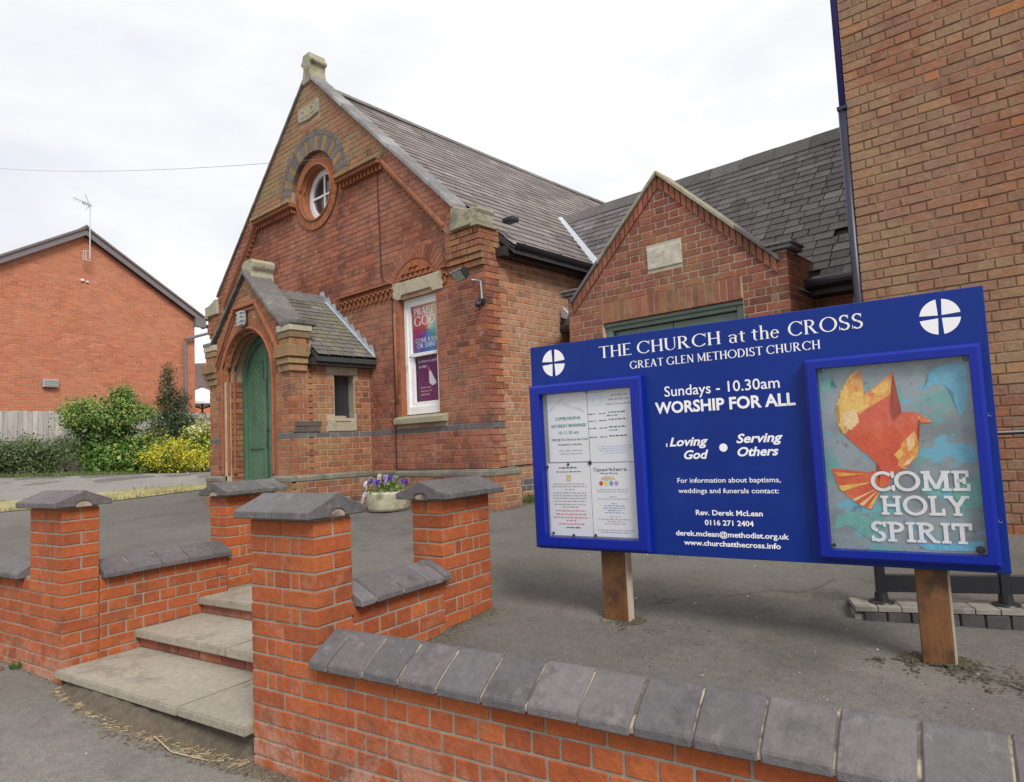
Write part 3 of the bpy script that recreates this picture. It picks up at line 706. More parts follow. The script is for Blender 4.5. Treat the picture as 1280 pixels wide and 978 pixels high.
laid.face(F0, YF, fill(XL, XC, z0, 3.665, holes=H_, corner=(.1025, .215), rowmat=bluerow), BR_CHURCH)
# recessed panel above the frieze, bounded by the sloping bands
pl_ = [(1.016, 1, 4.02-1.016*5.96), (-1.016, 1, 4.02+1.016*mir(-5.96))]
pl_[0] = (1.016, 1, 4.03+1.016*(-5.96)); pl_[1] = (-1.016, 1, 4.03-1.016*mir(-5.96))
laid.face(F0, YF, fill(mir(-5.97), -5.97, z0+.077*40, 5.30, holes=H_, clips=pl_), BR_CHURCH)
# proud upper gable, side strips and corner piers
YU = 5.598
laid.face(F0, YU, fill(mir(-5), -5, 5.40, 7.3, clips=GCL, holes=[hole_circ(-8.88, 5.38, .945), hole_rect(-9.22, -8.63, 6.53, 6.79)]), BR_GABLE)
for sg in (1, -1):
    f = (lambda x: x) if sg > 0 else mir
    cl = [(-1.016*sg, -1, -(4.03+.115+1.016*sg*f(-5.96)))] + GCL
    cl[0] = (-1.016, -1, -(4.145+1.016*(-5.96))) if sg > 0 else (1.016, -1, -(4.145-1.016*mir(-5.96)))
    a, b = sorted((f(-7.40), f(-5.42)))
    laid.face(F0, YU, fill(a, b, 4.02, 5.40, clips=cl, side=-sg, anchor=f(-5.37)), BR_CHURCH)
    a, b = sorted((f(-5.97), f(-5.375)))
    laid.face(F0, YU, fill(a, b, 3.665, 4.02, side=-sg, anchor=f(-5.375), corner=(.1025, .215)), BR_PORCH)
    for i, (za, yy) in enumerate(((3.588, 5.62), (3.511, 5.645))):
        laid.face(F0, yy, fill(a, b, za, za+.067, side=-sg, anchor=f(-5.375)), BR_PORCH)
# right-hand side wall
FS = fr(XC, YF, 0, 90)
laid.face(FS, 0, fill(0, 2.6, z0, 3.66, side=1, anchor=0, lead=(.1125, .225), rowmat=lambda k, z: (BR_BLUE if z < .95 and z > .80 else None)), BR_SIDE)
laid.face(fr(XC, YU, 0, 90), .001, fill(0, .34, 3.665, 4.0, side=1, anchor=0, lead=(.1125, .225)), BR_PORCH)
laid.finish(CH, 'brick', 300, 'brickwork')
# wall bodies (mortar)
def circ(cx, cz, r, n=32, a0=0, a1=360): return [(cx+r*math.cos(R_(a0+(a1-a0)*i/n)), cz+r*math.sin(R_(a0+(a1-a0)*i/n))) for i in range(n if a1-a0 == 360 else n+1)]
win = [(-7.0, 1.815), (-6.25, 1.815), (-6.25, 3.36), (-7.0, 3.36)]
door = [(-9.5, .4), (-8.0, .4), (-8.0, 2.4), (-9.5, 2.4)]
plate([[(XL+.004, .3), (XC-.012, .3), (XC-.012, gz(XC)-.03), (AX, 7.2), (XL+.004, gz(XL)-.03)], win, circ(-8.88, 5.38, .43), door], YF+.006, YF+.30).build('wall', MORT_RUB, CH)
arc = circ(-8.88, 5.40, .62, 24, 180, 0)
plate([[(mir(-6.96), 5.40)]+arc+[(-6.96, 5.40), (AX, 7.24)]], YU+.006, YF+.02).build('upper_gable_wall', MORT_BROWN, CH)
for f in ((lambda x: x), mir):
    plate([[(f(-7.315), 5.40), (f(-5.972), 4.035), (f(-5.972), 3.66), (f(-5.38), 3.66), (f(-5.38), 3.88), (f(-6.96), 5.40)]], YU+.006, YF+.02).build('side_gable_wall', MORT_RUB, CH)
MB().box(XC-.3, XC-.006, YF+.25, 14.0, .3, 3.72).box(XL, XL+.3, YF+.25, 14.0, .3, 3.72).box(XL, XC, 13.7, 14, .3, 3.7).build('side_wall', MORT_LIGHT, CH)
MB().box(XC-.5, XC-.010, YU+.006, YF+.25, 3.662, 4.0).build('pier_core', MORT_RUB, CH)
# plinth course
mb = MB().prismx([(YF-.055, 1.035), (YF-.055, 1.085), (YF-.002, 1.112), (YF+.03, 1.112), (YF+.03, 1.035)], -7.60, XC+.055)
mb.build('plinth_cap', PLINTHM, CH, bevel=.004)
MB().prism([(XC+.055, 1.035), (XC+.055, 1.085), (XC+.002, 1.112), (XC-.03, 1.112), (XC-.03, 1.035)], YF+.033, YF+.42).build('plinth_cap', PLINTHM, CH, bevel=.004)
lp = Laid()
lp.face(F0, YF-.045, fill(-7.60, XC+.045, .42, 1.03, corner=(.1025, .215)), BR_PORCH)
lp.face(fr(XC+.045, YF-.045, 0, 90), 0, fill(0, .46, .42, 1.03, side=1, anchor=0, lead=(.1125, .225)), BR_SIDE)
pb = MB().box(-7.62, XC+.040, YF-.039, YF+.02, .3, 1.035).box(XC-.02, XC+.039, YF-.04, YF+.41, .3, 1.035).build('plinth', MORT_LIGHT, CH)
lp.finish(pb, 'brick', 120, 'plinth_bricks')
# string mouldings: level pieces and the sloping ones
def strip(p, q, w_, y0, y1, nm, mat, parent=CH, bev=.006):   # band from p to q in the x,z plane, w_ thick downwards
    dx, dz = q[0]-p[0], q[1]-p[1]; l = math.hypot(dx, dz); nx, nz = dz/l*w_, -dx/l*w_
    if nz > 0: nx, nz = -nx, -nz
    return MB().prism([p, q, (q[0]+nx, q[1]+nz), (p[0]+nx, p[1]+nz)], y0, y1).build(nm, mat, parent, bevel=bev)
for f, inner in ((lambda x: x, -8.20), (mir, mir(-9.44)+0)):
    i0 = -8.20 if f(-8) == -8 else -9.44
    o0 = f(-7.19)
    strip((i0, 5.395), (o0, 5.395), .055, 5.50, 5.68, 'string_course', BR_CORBEL)
    strip((i0, 5.338), (o0, 5.338), .05, 5.535, 5.68, 'string_course', TERRA)
    strip((o0, 5.36), (f(-5.965), 4.12), .045, 5.585, 5.68, 'sloping_string', TERRA)
    strip((o0, 5.31), (f(-5.965), 4.07), .05, 5.625, 5.68, 'sloping_string', TERRA)
    den = MB(); a, b = sorted((i0, o0)); x = a+.03
    while x < b-.04: den.box(x, x+.045, 5.60, 5.68, 5.215, 5.285); x += .085
    for i in range(19):
        t_ = (i+.5)/19; x = o0+(f(-5.965)-o0)*t_; z = 5.245+(4.0-5.245)*t_; den.box(x-.022, x+.022, 5.635, 5.68, z-.022, z+.022)
    den.build('dentils', TERRA, CH)
# carved friezes under the panel
for a, b in ((-8.33, -7.10), (-6.105, -5.98)):
    fz = MB().box(a, b, 5.672, 5.70, 3.405, 3.60); x = a
    while x < b-.05:
        fz.ring(x+.06, 3.50, .034, .055, 5.635, 5.68, 0, 180, 6); fz.box(x+.045, x+.075, 5.645, 5.68, 3.43, 3.505); fz.prism([(x, 3.41), (x+.05, 3.41), (x+.09, 3.47), (x+.05, 3.475)], 5.65, 5.68); x += .105
    fz.build('carved_frieze', TERRA, CH)
    MB().box(a, b, 5.61, 5.70, 3.602, 3.622).build('string_course', TERRA, CH)
# terracotta ring, roll mouldings and window of the gable
cx, cz = -8.88, 5.38
for i in range(20):
    MB().ring(cx, cz, .425, .575, 5.652, 5.75, i*18+.4, i*18+17.6, 3).build('terracotta_block', TERRA, CH)
for rr, yy, r_ in ((.43, 5.645, .018), (.405, 5.70, .018)):
    MB().tube([(cx+rr*math.cos(a), yy, cz+rr*math.sin(a)) for a in [R_(k*10) for k in range(37)]], r_, 6, False).build('roll_moulding', TERRA, CH, smooth=True)
MB().ring(cx, cz, .40, .44, 5.66, 5.86, 0, 360, 36).build('window_reveal', TERRA, CH)
RW = MB().ring(cx, cz, .315, .40, 5.80, 5.87, 0, 360, 36).build('round_window', WHITE, CH)
MB().box(cx-.318, cx+.318, 5.835, 5.84, cz-.318, cz+.318).build('glass', GLASSD, RW)
MB().box(cx-.016, cx+.016, 5.815, 5.834, cz-.33, cz+.33).build('glazing_bar', WHITE, RW)
MB().box(cx-.33, cx+.33, 5.811, 5.833, cz-.015, cz+.015).build('glazing_bar', WHITE, RW)
MB().box(cx-.30, cx-.05, 5.95, 5.96, cz-.3, cz+.3).build('curtain', CREAM, RW)
# arch over it: alternating blue and yellow voussoirs, blue outer ring
for i in range(19):
    a = i*180/19
    MB().ring(cx, cz, .625, .85, 5.594, 5.70, a+.35, a+180/19-.35, 2).build('voussoir', BR_FADED if i % 2 else BR_YELLOW, CH)
for i in range(22):
    a = i*180/22
    MB().ring(cx, cz, .856, .935, 5.592, 5.68, a+.3, a+180/22-.3, 2).build('arch_brick', BR_FADED, CH)
# date stone
ds = MB().prism([(-9.20, 6.56), (-8.95, 6.53), (-8.90, 6.53), (-8.65, 6.56), (-8.63, 6.67), (-8.65, 6.78), (-9.20, 6.78), (-9.22, 6.67)], 5.575, 5.62).build('date_stone', STONE_L, CH, bevel=.008)
MB().ring(-9.06, 6.66, .045, .062, 5.568, 5.58, 0, 360, 16).ring(-8.80, 6.66, .045, .062, 5.568, 5.58, 0, 360, 16).box(-8.955, -8.94, 5.568, 5.58, 6.60, 6.72).box(-8.915, -8.90, 5.568, 5.58, 6.60, 6.72).build('carving', STONE, ds)
# window with arch, lintel, sill
for i in range(23):
    a = 19+(142/23)*i
    MB().ring(-6.65, 3.36, .495, .695, 5.668, 5.74, a+.35, a+142/23-.35, 1).build('voussoir', BR_CHURCH, CH)
ty = MB().prism([(-6.65+.49*math.cos(R_(a)), 3.36+.49*math.sin(R_(a))) for a in range(28, 153, 6)], 5.676, 5.75)
for r in range(3):
    for i in range(9):
        x = -7.06+.1*i+.04*(r % 2); z = 3.605+.07*r
        if math.hypot(x+.03+6.65, z+.05-3.36) < .45: ty.prism([(x, z), (x+.06, z), (x+.08, z+.055), (x+.03, z+.045)], 5.655, 5.70); ty.prism([(x+.05, z+.005), (x+.085, z+.005), (x+.085, z+.03)], 5.645, 5.70)
ty.build('carved_tympanum', TERRA, CH)
MB().prism([(-7.09, 3.40), (-7.0, 3.36), (-6.95, 3.36), (-6.91, 3.415), (-6.33, 3.415), (-6.29, 3.36), (-6.25, 3.36), (-6.11, 3.36), (-6.11, 3.588), (-7.09, 3.588)], 5.655, 5.80).build('lintel', STONE, CH, bevel=.006)
MB().prismx([(5.60, 1.705), (5.60, 1.78), (5.70, 1.815), (5.86, 1.83), (5.86, 1.70)], -7.09, -6.12).build('sill', STONE_L, CH, bevel=.006)
MB().box(-7.05, -6.994, 5.678, 5.86, 1.82, 3.36).box(-6.256, -6.2, 5.678, 5.86, 1.82, 3.36).build('window_reveal', TERRA, CH)
MB().tube([(-7.075, 5.668, 2.0), (-7.075, 5.668, 3.2)], .022, 8).build('sunk_colonnette', TERRA, CH, smooth=True)
SW = MB().box(-6.992, -6.93, 5.76, 5.83, 1.83, 3.41).box(-6.32, -6.255, 5.76, 5.83, 1.83, 3.41).box(-6.93, -6.32, 5.76, 5.83, 3.33, 3.41).box(-6.93, -6.32, 5.765, 5.83, 1.83, 1.93).build('sash_window', WHITE, CH, bevel=.003)
MB().box(-6.93, -6.88, 5.775, 5.81, 2.60, 3.33).box(-6.37, -6.32, 5.775, 5.81, 2.60, 3.33).box(-6.88, -6.37, 5.775, 5.81, 3.26, 3.33).box(-6.88, -6.37, 5.762, 5.81, 2.585, 2.63).build('upper_sash', WHITE, SW, bevel=.003)
MB().box(-6.93, -6.85, 5.79, 5.82, 1.93, 2.59).box(-6.40, -6.32, 5.79, 5.82, 1.93, 2.59).box(-6.85, -6.40, 5.79, 5.82, 1.93, 1.99).build('lower_sash', WHITE, SW, bevel=.003)
MB().box(-6.93, -6.32, 5.90, 5.905, 1.85, 3.38).build('dark_room', GLASSD, SW)
MB().box(-6.885, -6.365, 5.794, 5.797, 2.63, 3.265).build('glass_pane', PANE, SW)
MB().box(-6.855, -6.395, 5.812, 5.815, 1.985, 2.59).build('glass_pane', PANE, SW)
MB().tube([(-6.94, 5.75, 2.50), (-6.94, 5.735, 2.47), (-6.95, 5.75, 2.44)], .008, 6).build('catch', GALV, SW)
# kneeler stones, gable coping, finial
for f, sg in ((lambda x: x, 1), (mir, -1)):
    p = [(f(-5.84), 3.99), (f(-5.37), 3.99), (f(-5.355), 4.02), (f(-5.355), 4.12), (f(-5.335), 4.135), (f(-5.335), 4.175), (f(-5.55), 4.195), (f(-5.72), 4.27), (f(-5.80), 4.27)]
    MB().prism(p, 5.55, 5.84).build('kneeler_stone', STONE_L, CH, bevel=.012)
    MB().prism([(f(-5.45), 3.955), (f(-5.345), 3.955), (f(-5.34), 3.988), (f(-5.45), 3.988)], 5.53, 5.88).build('kneeler_stone', STONE_L, CH, bevel=.004)
    n = 15; X0, X1 = -5.80, AX+.10
    for i in range(n):
        a, b = X0+(X1-X0)*i/n, X0+(X1-X0)*(i+1)/n; d_ = .006
        za, zb = 7.26-.945*abs(a-AX), 7.26-.945*abs(b-AX)
        MB().add([(f(a), 5.555, za-.01), (f(b+d_), 5.555, zb-.01), (f(b+d_), 5.84, zb-.01), (f(a), 5.84, za-.01), (f(a), 5.565, za+.05), (f(b+d_), 5.565, zb+.05+.004), (f(b+d_), 5.83, zb+.075), (f(a), 5.83, za+.07)],
              [(0,3,2,1),(4,5,6,7),(0,1,5,4),(1,2,6,5),(2,3,7,6),(3,0,4,7)]).build('coping_slab', GCOP, CH, bevel=.005)
MB().prism([(AX-.14, 7.12), (AX+.14, 7.12), (AX+.09, 7.34), (AX+.10, 7.42), (AX+.15, 7.44), (AX+.155, 7.49), (AX+.12, 7.505), (AX+.09, 7.60), (AX-.09, 7.60), (AX-.12, 7.505), (AX-.155, 7.49), (AX-.15, 7.44), (AX-.10, 7.42), (AX-.09, 7.34)], 5.57, 5.86).build('finial', STONE_L, CH, bevel=.012)
# main roof
RZ, EX, EZ = 7.14, -5.16, 3.74
sl = math.atan2(RZ-EZ, abs(AX-EX)); SLEN = math.hypot(RZ-EZ, AX-EX)
def roof_frame(x, y, z, along, upd):      # local x = along eave, local z = up the slope, local -y = outward normal
    a = Vector(along).normalized(); u = Vector(upd).normalized(); nrm = a.cross(u)
    return Matrix.Translation((x, y, z)) @ Matrix((a, -nrm, u)).transposed().to_4x4()
def slates(M, Lx, Lu, ex, wd, keep=None, jit=.12, u0=0.):
    out = []; k = 0; u = u0
    while u < Lu:
        x = -(wd/2 if k % 2 else 0)-rnd()*.02
        while x < Lx:
            w2 = wd*(1-jit/2+rnd()*jit); a, b = max(x, 0), min(x+w2-.006, Lx); x += w2
            if b-a < .05: continue
            if keep and not keep((a+b)/2, u+ex/2): continue
            dz = (rnd()-.5)*.012; ll = min(ex*1.12, Lu-u+.02)
            out.append((M@Matrix.Translation(((a+b)/2, 0, u+dz)), b-a, ll, k))
        u += ex; k += 1
    return out
def lay_slates(parent, items, mat, limit, name='slate', rest='slates', thick=.007, lift=.014):
    sc = []
    for M, w_, l_, k in items:
        c = M@Vector((0, 0, l_/2)); p = proj(c); s = -1
        if p and -20 < p[0] < 1300 and -20 < p[1] < 990:
            nr = M.to_3x3()@Vector((0, -1, 0)); f = -(c-CAM).normalized().dot(nr); s = w_*l_*f/p[2]**2 if f > 0 else -1
            if w_*FOC/p[2] < 10: s = min(s, 0)
        sc.append((s, M, w_, l_))
    sc.sort(key=lambda q: -q[0]); cache = {}; mb = MB()
    def geo(w_, l_, j):
        a = -lift-thick; b = -lift; c = -.003-thick; d = -.003
        return [(-w_/2, a, 0), (w_/2, a+j, 0), (w_/2, b, 0), (-w_/2, b, 0), (-w_/2, c, l_), (w_/2, c, l_), (w_/2, d, l_), (-w_/2, d, l_)], [(0,3,2,1),(4,5,6,7),(0,1,5,4),(1,2,6,5),(2,3,7,6),(3,0,4,7)]
    for i, (s, M, w_, l_) in enumerate(sc):
        j = (rnd()-.5)*.008
        if i < limit and s > 0:
            key = (round(w_, 2), round(l_, 2)); me = cache.get(key)
            if me is None:
                v, f = geo(key[0]-.003, l_, j); me = bpy.data.meshes.new(name); me.from_pydata(v, [], f); me.materials.append(mat); cache[key] = me
            link(name, me, M@Matrix.Rotation((rnd()-.5)*.02, 4, 'Y'), parent)
        else:
            v, f = geo(w_, l_, j); R2 = M@Matrix.Rotation((rnd()-.5)*.016, 4, 'Y'); mb.add([R2@Vector(q) for q in v], f)
    if mb.v: mb.build(rest, mat, parent, kind='stuff')
cs, sn = math.cos(sl), math.sin(sl)
RFr = roof_frame(EX, 5.95, EZ, (0, 1, 0), (-cs, 0, sn))
# the hall wing's roof meets this slope: valley line from (y 7.75, u .18) to (y 8.86, u u_w)
WR_Y, WR_Z, WE_Y, WE_Z = 8.86, 5.055, 6.93, 2.87
def u_of_z(z): return (z-EZ)/sn
def keep_main(x, u):
    y = 5.95+x; z = EZ+u*sn
    wz = WR_Z-(WR_Z-WE_Z)/(WR_Y-WE_Y)*abs(y-WR_Y)
    return not (z < wz-.02 and 6.5 < y < 11.2)
MB().prism([(EX+.02, EZ-.03), (AX, RZ-.03), (mir(EX)-.02, EZ-.03), (mir(EX)-.02, EZ-.10), (AX, RZ-.12), (EX+.02, EZ-.10)], 5.93, 14.2).build('roof_deck', DECK, CH)
lay_slates(CH, slates(RFr, 8.2, SLEN, .185, .27, keep_main), SLATE, 300)
ML = roof_frame(mir(EX), 14.15, EZ, (0, -1, 0), (cs, 0, sn))
lay_slates(CH, slates(ML, 8.2, SLEN, .30, .45), SLATE, 0, rest='far_slates')
y = 5.93
while y < 14.1:
    MB().prism([(AX-.16, RZ-.07), (AX-.02, RZ+.065), (AX+.02, RZ+.065), (AX+.16, RZ-.07), (AX+.13, RZ-.09), (AX, RZ+.02), (AX-.13, RZ-.09)], y, y+.435).build('ridge_tile', RIDGE, CH, Matrix.Translation((0, 0, -.03*math.sin((y-5.9)/8.2*3.14))))
    y += .44
# gutter, fascia, eaves
gt = MB(); pr = [(EX+.02+.06*math.cos(R_(a)), 3.755+.06*math.sin(R_(a))) for a in range(180, 361, 20)]+[(EX+.02+.048*math.cos(R_(a)), 3.755+.048*math.sin(R_(a))) for a in range(360, 179, -20)]
gt.prism(pr, 5.93, 7.9).build('gutter', GUTTER, CH)
for yy in (6.05, 6.75, 7.45):
    MB().prism([(EX+.02+.066*math.cos(R_(a)), 3.755+.066*math.sin(R_(a))) for a in range(175, 366, 19)], yy, yy+.03).build('gutter_bracket', GUTTER, CH)
MB().box(XC-.02, EX-.075, 5.86, 8.3, 3.625, 3.735).build('fascia', SOFFIT, CH)
MB().box(EX-.15, EX+.02, 5.93, 6.06, 4.04, 4.10).build('gutter_end_box', GUTTER, CH, bevel=.01)
# ---- porch
PY, PX0, PX1, PA = 4.465, -9.93, -7.66, -8.795
PZA, PSL = 3.87, .90
PCL = [(PSL, 1, PZA+PSL*PA), (-PSL, 1, PZA-PSL*PA)]
def dhole(l, h):
    m = (l+h)/2
    if m < 2.45: return (-9.47, -8.12)
    t_ = (m-2.45)/.62
    if t_ >= 1: return None
    hw = .675*math.sqrt(1-t_**1.9)*1.0+.02; return (PA-hw-.0, PA+hw)
def dh2(l, h):    # opening plus terracotta arch band
    m = (l+h)/2
    if m < 2.40: return (-9.56, -8.03)
    t_ = (m-2.40)/.90
    if t_ >= 1: return None
    hw = .80*(1-t_**1.7)**.6; return (PA-hw, PA+hw)
lq = Laid()
br = lambda k, z: BR_BLUE if abs(z-1.585) < .01 else None
lq.face(F0, PY, fill(PX0, PX1, z0, 3.9, holes=[dh2], clips=PCL, corner=(.1025, .215), rowmat=br), BR_PORCH)
FPS = fr(PX1, PY, 0, 90); d_ = PY
PW = [hole_rect(5.09-d_, 5.41-d_, 1.70, 2.45), hole_rect(4.985-d_, 5.43-d_, 1.655, 1.83), hole_rect(4.99-d_, 5.46-d_, 2.41, 2.535)]
lq.face(FPS, 0, fill(0, YF-PY-.004, z0, 2.60, side=1, anchor=0, lead=(.1125, .225), holes=PW, rowmat=br), BR_PORCH)
PO = plate([[(PX0+.005, .3), (PX1-.006, .3), (PX1-.006, 2.6), (PX1-.006, PZA-PSL*(PX1-PA)-.02), (PA, PZA-.03), (PX0+.005, PZA-PSL*(PX1-PA)-.02)],
   [(-9.47, .5), (-8.12, .5)]+[(PA+.675*math.cos(R_(a)), 2.45+.62*math.sin(R_(a))*(1+.06*math.sin(R_(a)))) for a in range(0, 181, 10)]], PY+.006, PY+.30).build('porch', MORT_BUFF, CH)
lq.finish(PO, 'brick', 300, 'brickwork')
plate([[(PY+.25-d_, .3), (YF-d_, .3), (YF-d_, 2.66), (PY+.25-d_, 2.66)], [(5.09-d_, 1.83), (5.41-d_, 1.83), (5.41-d_, 2.41), (5.09-d_, 2.41)]], .006, .16).build('side_wall', MORT_BUFF, PO, FPS)
MB().box(PX0, PX0+.2, PY+.28, YF, .3, 2.66).build('side_wall', BR_PORCH, PO)
MB().prismx([(PY-.055, 1.045), (PY-.055, 1.095), (PY-.002, 1.122), (PY+.03, 1.122), (PY+.03, 1.045)], -8.12, PX1+.05).build('plinth_cap', PLINTHM, PO, bevel=.004)
MB().prismx([(PY-.055, 1.045), (PY-.055, 1.095), (PY-.002, 1.122), (PY+.03, 1.122), (PY+.03, 1.045)], PX0-.05, -9.47).build('plinth_cap', PLINTHM, PO, bevel=.004)
MB().prism([(PX1+.055, 1.045), (PX1+.055, 1.095), (PX1+.002, 1.122), (PX1-.03, 1.122), (PX1-.03, 1.045)], PY+.033, YF-.058).build('plinth_cap', PLINTHM, PO, bevel=.004)
lz = Laid()
lz.face(F0, PY-.045, fill(-8.12, PX1+.045, .42, 1.04, corner=(.1025, .215)), BR_PORCH); lz.face(F0, PY-.045, fill(PX0-.045, -9.47, .42, 1.04), BR_PORCH)
lz.face(fr(PX1+.045, PY-.045, 0, 90), 0, fill(0, YF-PY, .42, 1.04, side=1, anchor=0, lead=(.1125, .225)), simple('brick_crumbling', [(.20,.085,.05),(.30,.12,.06),(.16,.08,.055),(.38,.26,.16)], .95, .35, 7, 1., 60, .006))
lz.finish(PO, 'plinth_brick', 60, 'plinth_bricks')
MB().box(-8.12, PX1+.039, PY-.039, PY+.02, .3, 1.045).box(PX1-.02, PX1+.039, PY-.04, YF-.05, .3, 1.045).box(PX0-.04, -9.47, PY-.039, PY+.02, .3, 1.045).build('plinth', MORT_BUFF, PO)
# dark quoin blocks by the band on the side wall
for i, (a, b, z_) in enumerate(((.0, .40, 1.655), (.02, .42, 1.73))):
    MB().box(PX1-.03, PX1+.012, PY+a+.02, PY+b, z_, z_+.066).build('quoin_stone', simple('dark_grimy_brick', [(.10,.085,.07)], .9, .25, 12, .8) if i == 0 else MATS['dark_grimy_brick'], PO, bevel=.005)
# pointed door arch: terracotta band, two rolls
def parch(w_, zs, h_, n=16): return [(PA+w_*math.cos(R_(a)), zs+h_*math.sin(R_(a))*(1+.06*math.sin(R_(a)))) for a in [180*i/n for i in range(n+1)]]
def band(o, i_, y0, y1, nm, mat, par=None):
    mb = MB()
    for k in range(len(o)-1): mb.prism([i_[k], o[k], o[k+1], i_[k+1]], y0, y1)
    return mb.build(nm, mat, par or PO)
oa, ia = parch(.80, 2.42, .82), parch(.675, 2.45, .62)
for k in range(8):
    mb = MB()
    for q in (2*k, 2*k+1):
        mb.prism([ia[q], oa[q], oa[q+1], ia[q+1]], PY-.006, PY+.10)
    mb.build('terracotta_block', TERRA, PO)
for (w_, h_, yy, r_) in ((.70, .645, PY-.014, .018), (.655, .60, PY+.05, .020), (.63, .575, PY+.13, .022)):
    MB().tube([(x, yy, z) for x, z in [(PA+w_, 1.15)]+parch(w_, 2.45, h_, 24)+[(PA-w_, 1.15)]], r_, 6, False).build('roll_moulding', TERRA, PO, smooth=True)
MB().box(-9.565, -9.475, PY-.003, PY+.10, 1.12, 2.44).box(-8.12, -8.03, PY-.003, PY+.10, 1.12, 2.44).build('door_jamb', TERRA, PO)
lr = Laid(); lr.face(fr(-9.452, PY+.10, 0, 90), 0, fill(0, .22, .62, 2.46, side=1, anchor=0), BR_PORCH); lr.face(fr(-8.138, PY+.32, 0, -90), 0, fill(0, .22, .62, 2.46, side=1, anchor=0), BR_PORCH)
lr.finish(PO, 'reveal_brick', 40, 'reveal_bricks')
# hood mould
for p, q in (((PA-.98, 2.62), (PA-.30, 3.47)), ((PA-.30, 3.47), (PA+.30, 3.47)), ((PA+.30, 3.47), (PA+.98, 2.62))):
    strip(p, q, .045, PY-.045, PY+.02, 'hood_mould', TERRA, PO); strip((p[0], p[1]-.055), (q[0], q[1]-.055), .05, PY-.02, PY+.02, 'hood_mould', BR_CHURCH, PO)
DR = plate([[(-9.46, .6), (-8.13, .6)]+parch(.66, 2.44, .60)], PY+.305, PY+.335).build('door', GREEN, CH)
fr_o, fr_i = [(-8.13, .6)]+parch(.66, 2.44, .60)+[(-9.46, .6)], [(-8.21, .6)]+parch(.585, 2.42, .54)+[(-9.38, .6)]
band(fr_o, fr_i, PY+.26, PY+.305, 'door_frame', GREEN, DR)
MB().box(-8.80, -8.79, PY+.30, PY+.306, .7, 2.99).build('meeting_gap', SOFFIT, DR)
for x0, x1, dr_ in ((-9.36, -8.83, -1), (-8.76, -8.23, 1)):
    MB().box(x0, x1, PY+.288, PY+.306, 1.48, 1.60).box(x0, x1, PY+.288, PY+.306, .85, .97).box(x0, x0+.075, PY+.29, PY+.306, .85, 2.45).box(x1-.075, x1, PY+.29, PY+.306, .85, 2.45).build('door_rail', GREEN, DR, bevel=.004)
    MB().box(x0+.11, x1-.11, PY+.293, PY+.306, 1.05, 1.42).build('door_panel', GREEN, DR, bevel=.012)
    for i in range(11):   # diagonal boarding of the upper panels
        za = 1.62+i*.105; a, b = x0+.08, x1-.08
        pts = clip_poly([(a, za+.36), (b, za-.0), (b, za+.092), (a, za+.452)], [(0, -1, -1.605), (0, 1, 2.72)])
        if len(pts) >= 3: MB().prism(pts, PY+.296, PY+.306).build('door_board', GREEN, DR)
MB().tube([(-8.74, PY+.27, 1.75), (-8.74, PY+.25, 1.70)], .012, 8).build('door_knob', BLACK, DR)
# narrow porch window, lintel, sill
M_ = FPS
MB().box(5.09-d_, 5.41-d_, .13, .14, 1.83, 2.41).build('narrow_window', GLASSD, PO, M_)
MB().box(5.40-d_, 5.412-d_, .012, .13, 1.83, 2.41).box(5.088-d_, 5.10-d_, .012, .13, 1.83, 2.41).build('window_reveal', STONE_L, PO, M_)
MB().prism([(4.99-d_, 2.415), (5.08-d_, 2.415), (5.10-d_, 2.455), (5.34-d_, 2.455), (5.36-d_, 2.415), (5.46-d_, 2.415), (5.46-d_, 2.53), (4.99-d_, 2.53)], -.012, .12).build('lintel', STONE, PO, M_, bevel=.005)
MB().box(4.985-d_, 5.43-d_, -.010, .10, 1.66, 1.815).build('sill', STONE, PO, M_, bevel=.005)
MB().prismx([(-.02, 1.79), (-.02, 1.80), (.12, 1.87), (.12, 1.79)], 5.09-d_, 5.33-d_).build('sill', STONE_L, PO, M_)
# porch kneelers (three corbel steps and two blocks), coping, finial
for f in ((lambda x: x), (lambda x: 2*PA-x)):
    for za, zb, o_, nm, mt in ((2.43, 2.515, .03, 'corbel', BR_CORBEL), (2.522, 2.60, .055, 'corbel', BR_CORBEL), (2.607, 2.76, .085, 'corbel', BR_CORBEL)):
        a, b = sorted((f(PX1+o_), f(PX1-.24-o_*.3)))
        MB().box(a, b, PY-o_, PY+.22, za, zb).build(nm, mt, PO, bevel=.006)
    a, b = sorted((f(PX1+.05), f(PX1-.22))); MB().box(a, b, PY-.03, PY+.20, 2.765, 2.845).build('corbel', BR_PORCH, PO, bevel=.004)
    a, b = sorted((f(PX1+.065), f(PX1-.24))); MB().box(a, b, PY-.04, PY+.25, 2.85, 2.93).build('kneeler_stone', BR_YELLOW, PO, bevel=.006)
    a, b = sorted((f(PX1+.08), f(PX1-.26))); MB().box(a, b, PY-.05, PY+.27, 2.935, 3.02).build('kneeler_stone', STONE, PO, bevel=.008)
    n = 5; A0, A1 = PX1+.10, PA
    for i in range(n):
        a, b = A0+(A1-A0)*i/n, A0+(A1-A0)*(i+1)/n
        za, zb = PZA+.015-PSL*(a-PA)+(.10 if i == 0 else 0), PZA+.015-PSL*(b-PA)
        za = max(za, 3.02)
        MB().add([(f(a), PY-.055, za), (f(b+.004), PY-.055, zb), (f(b+.004), PY+.33, zb), (f(a), PY+.33, za), (f(a), PY-.05, za+.05), (f(b+.004), PY-.05, zb+.07), (f(b+.004), PY+.32, zb+.09), (f(a), PY+.32, za+.07)],
              [(0,3,2,1),(4,5,6,7),(0,1,5,4),(1,2,6,5),(2,3,7,6),(3,0,4,7)]).build('coping_slab', RIDGE, PO, bevel=.006)
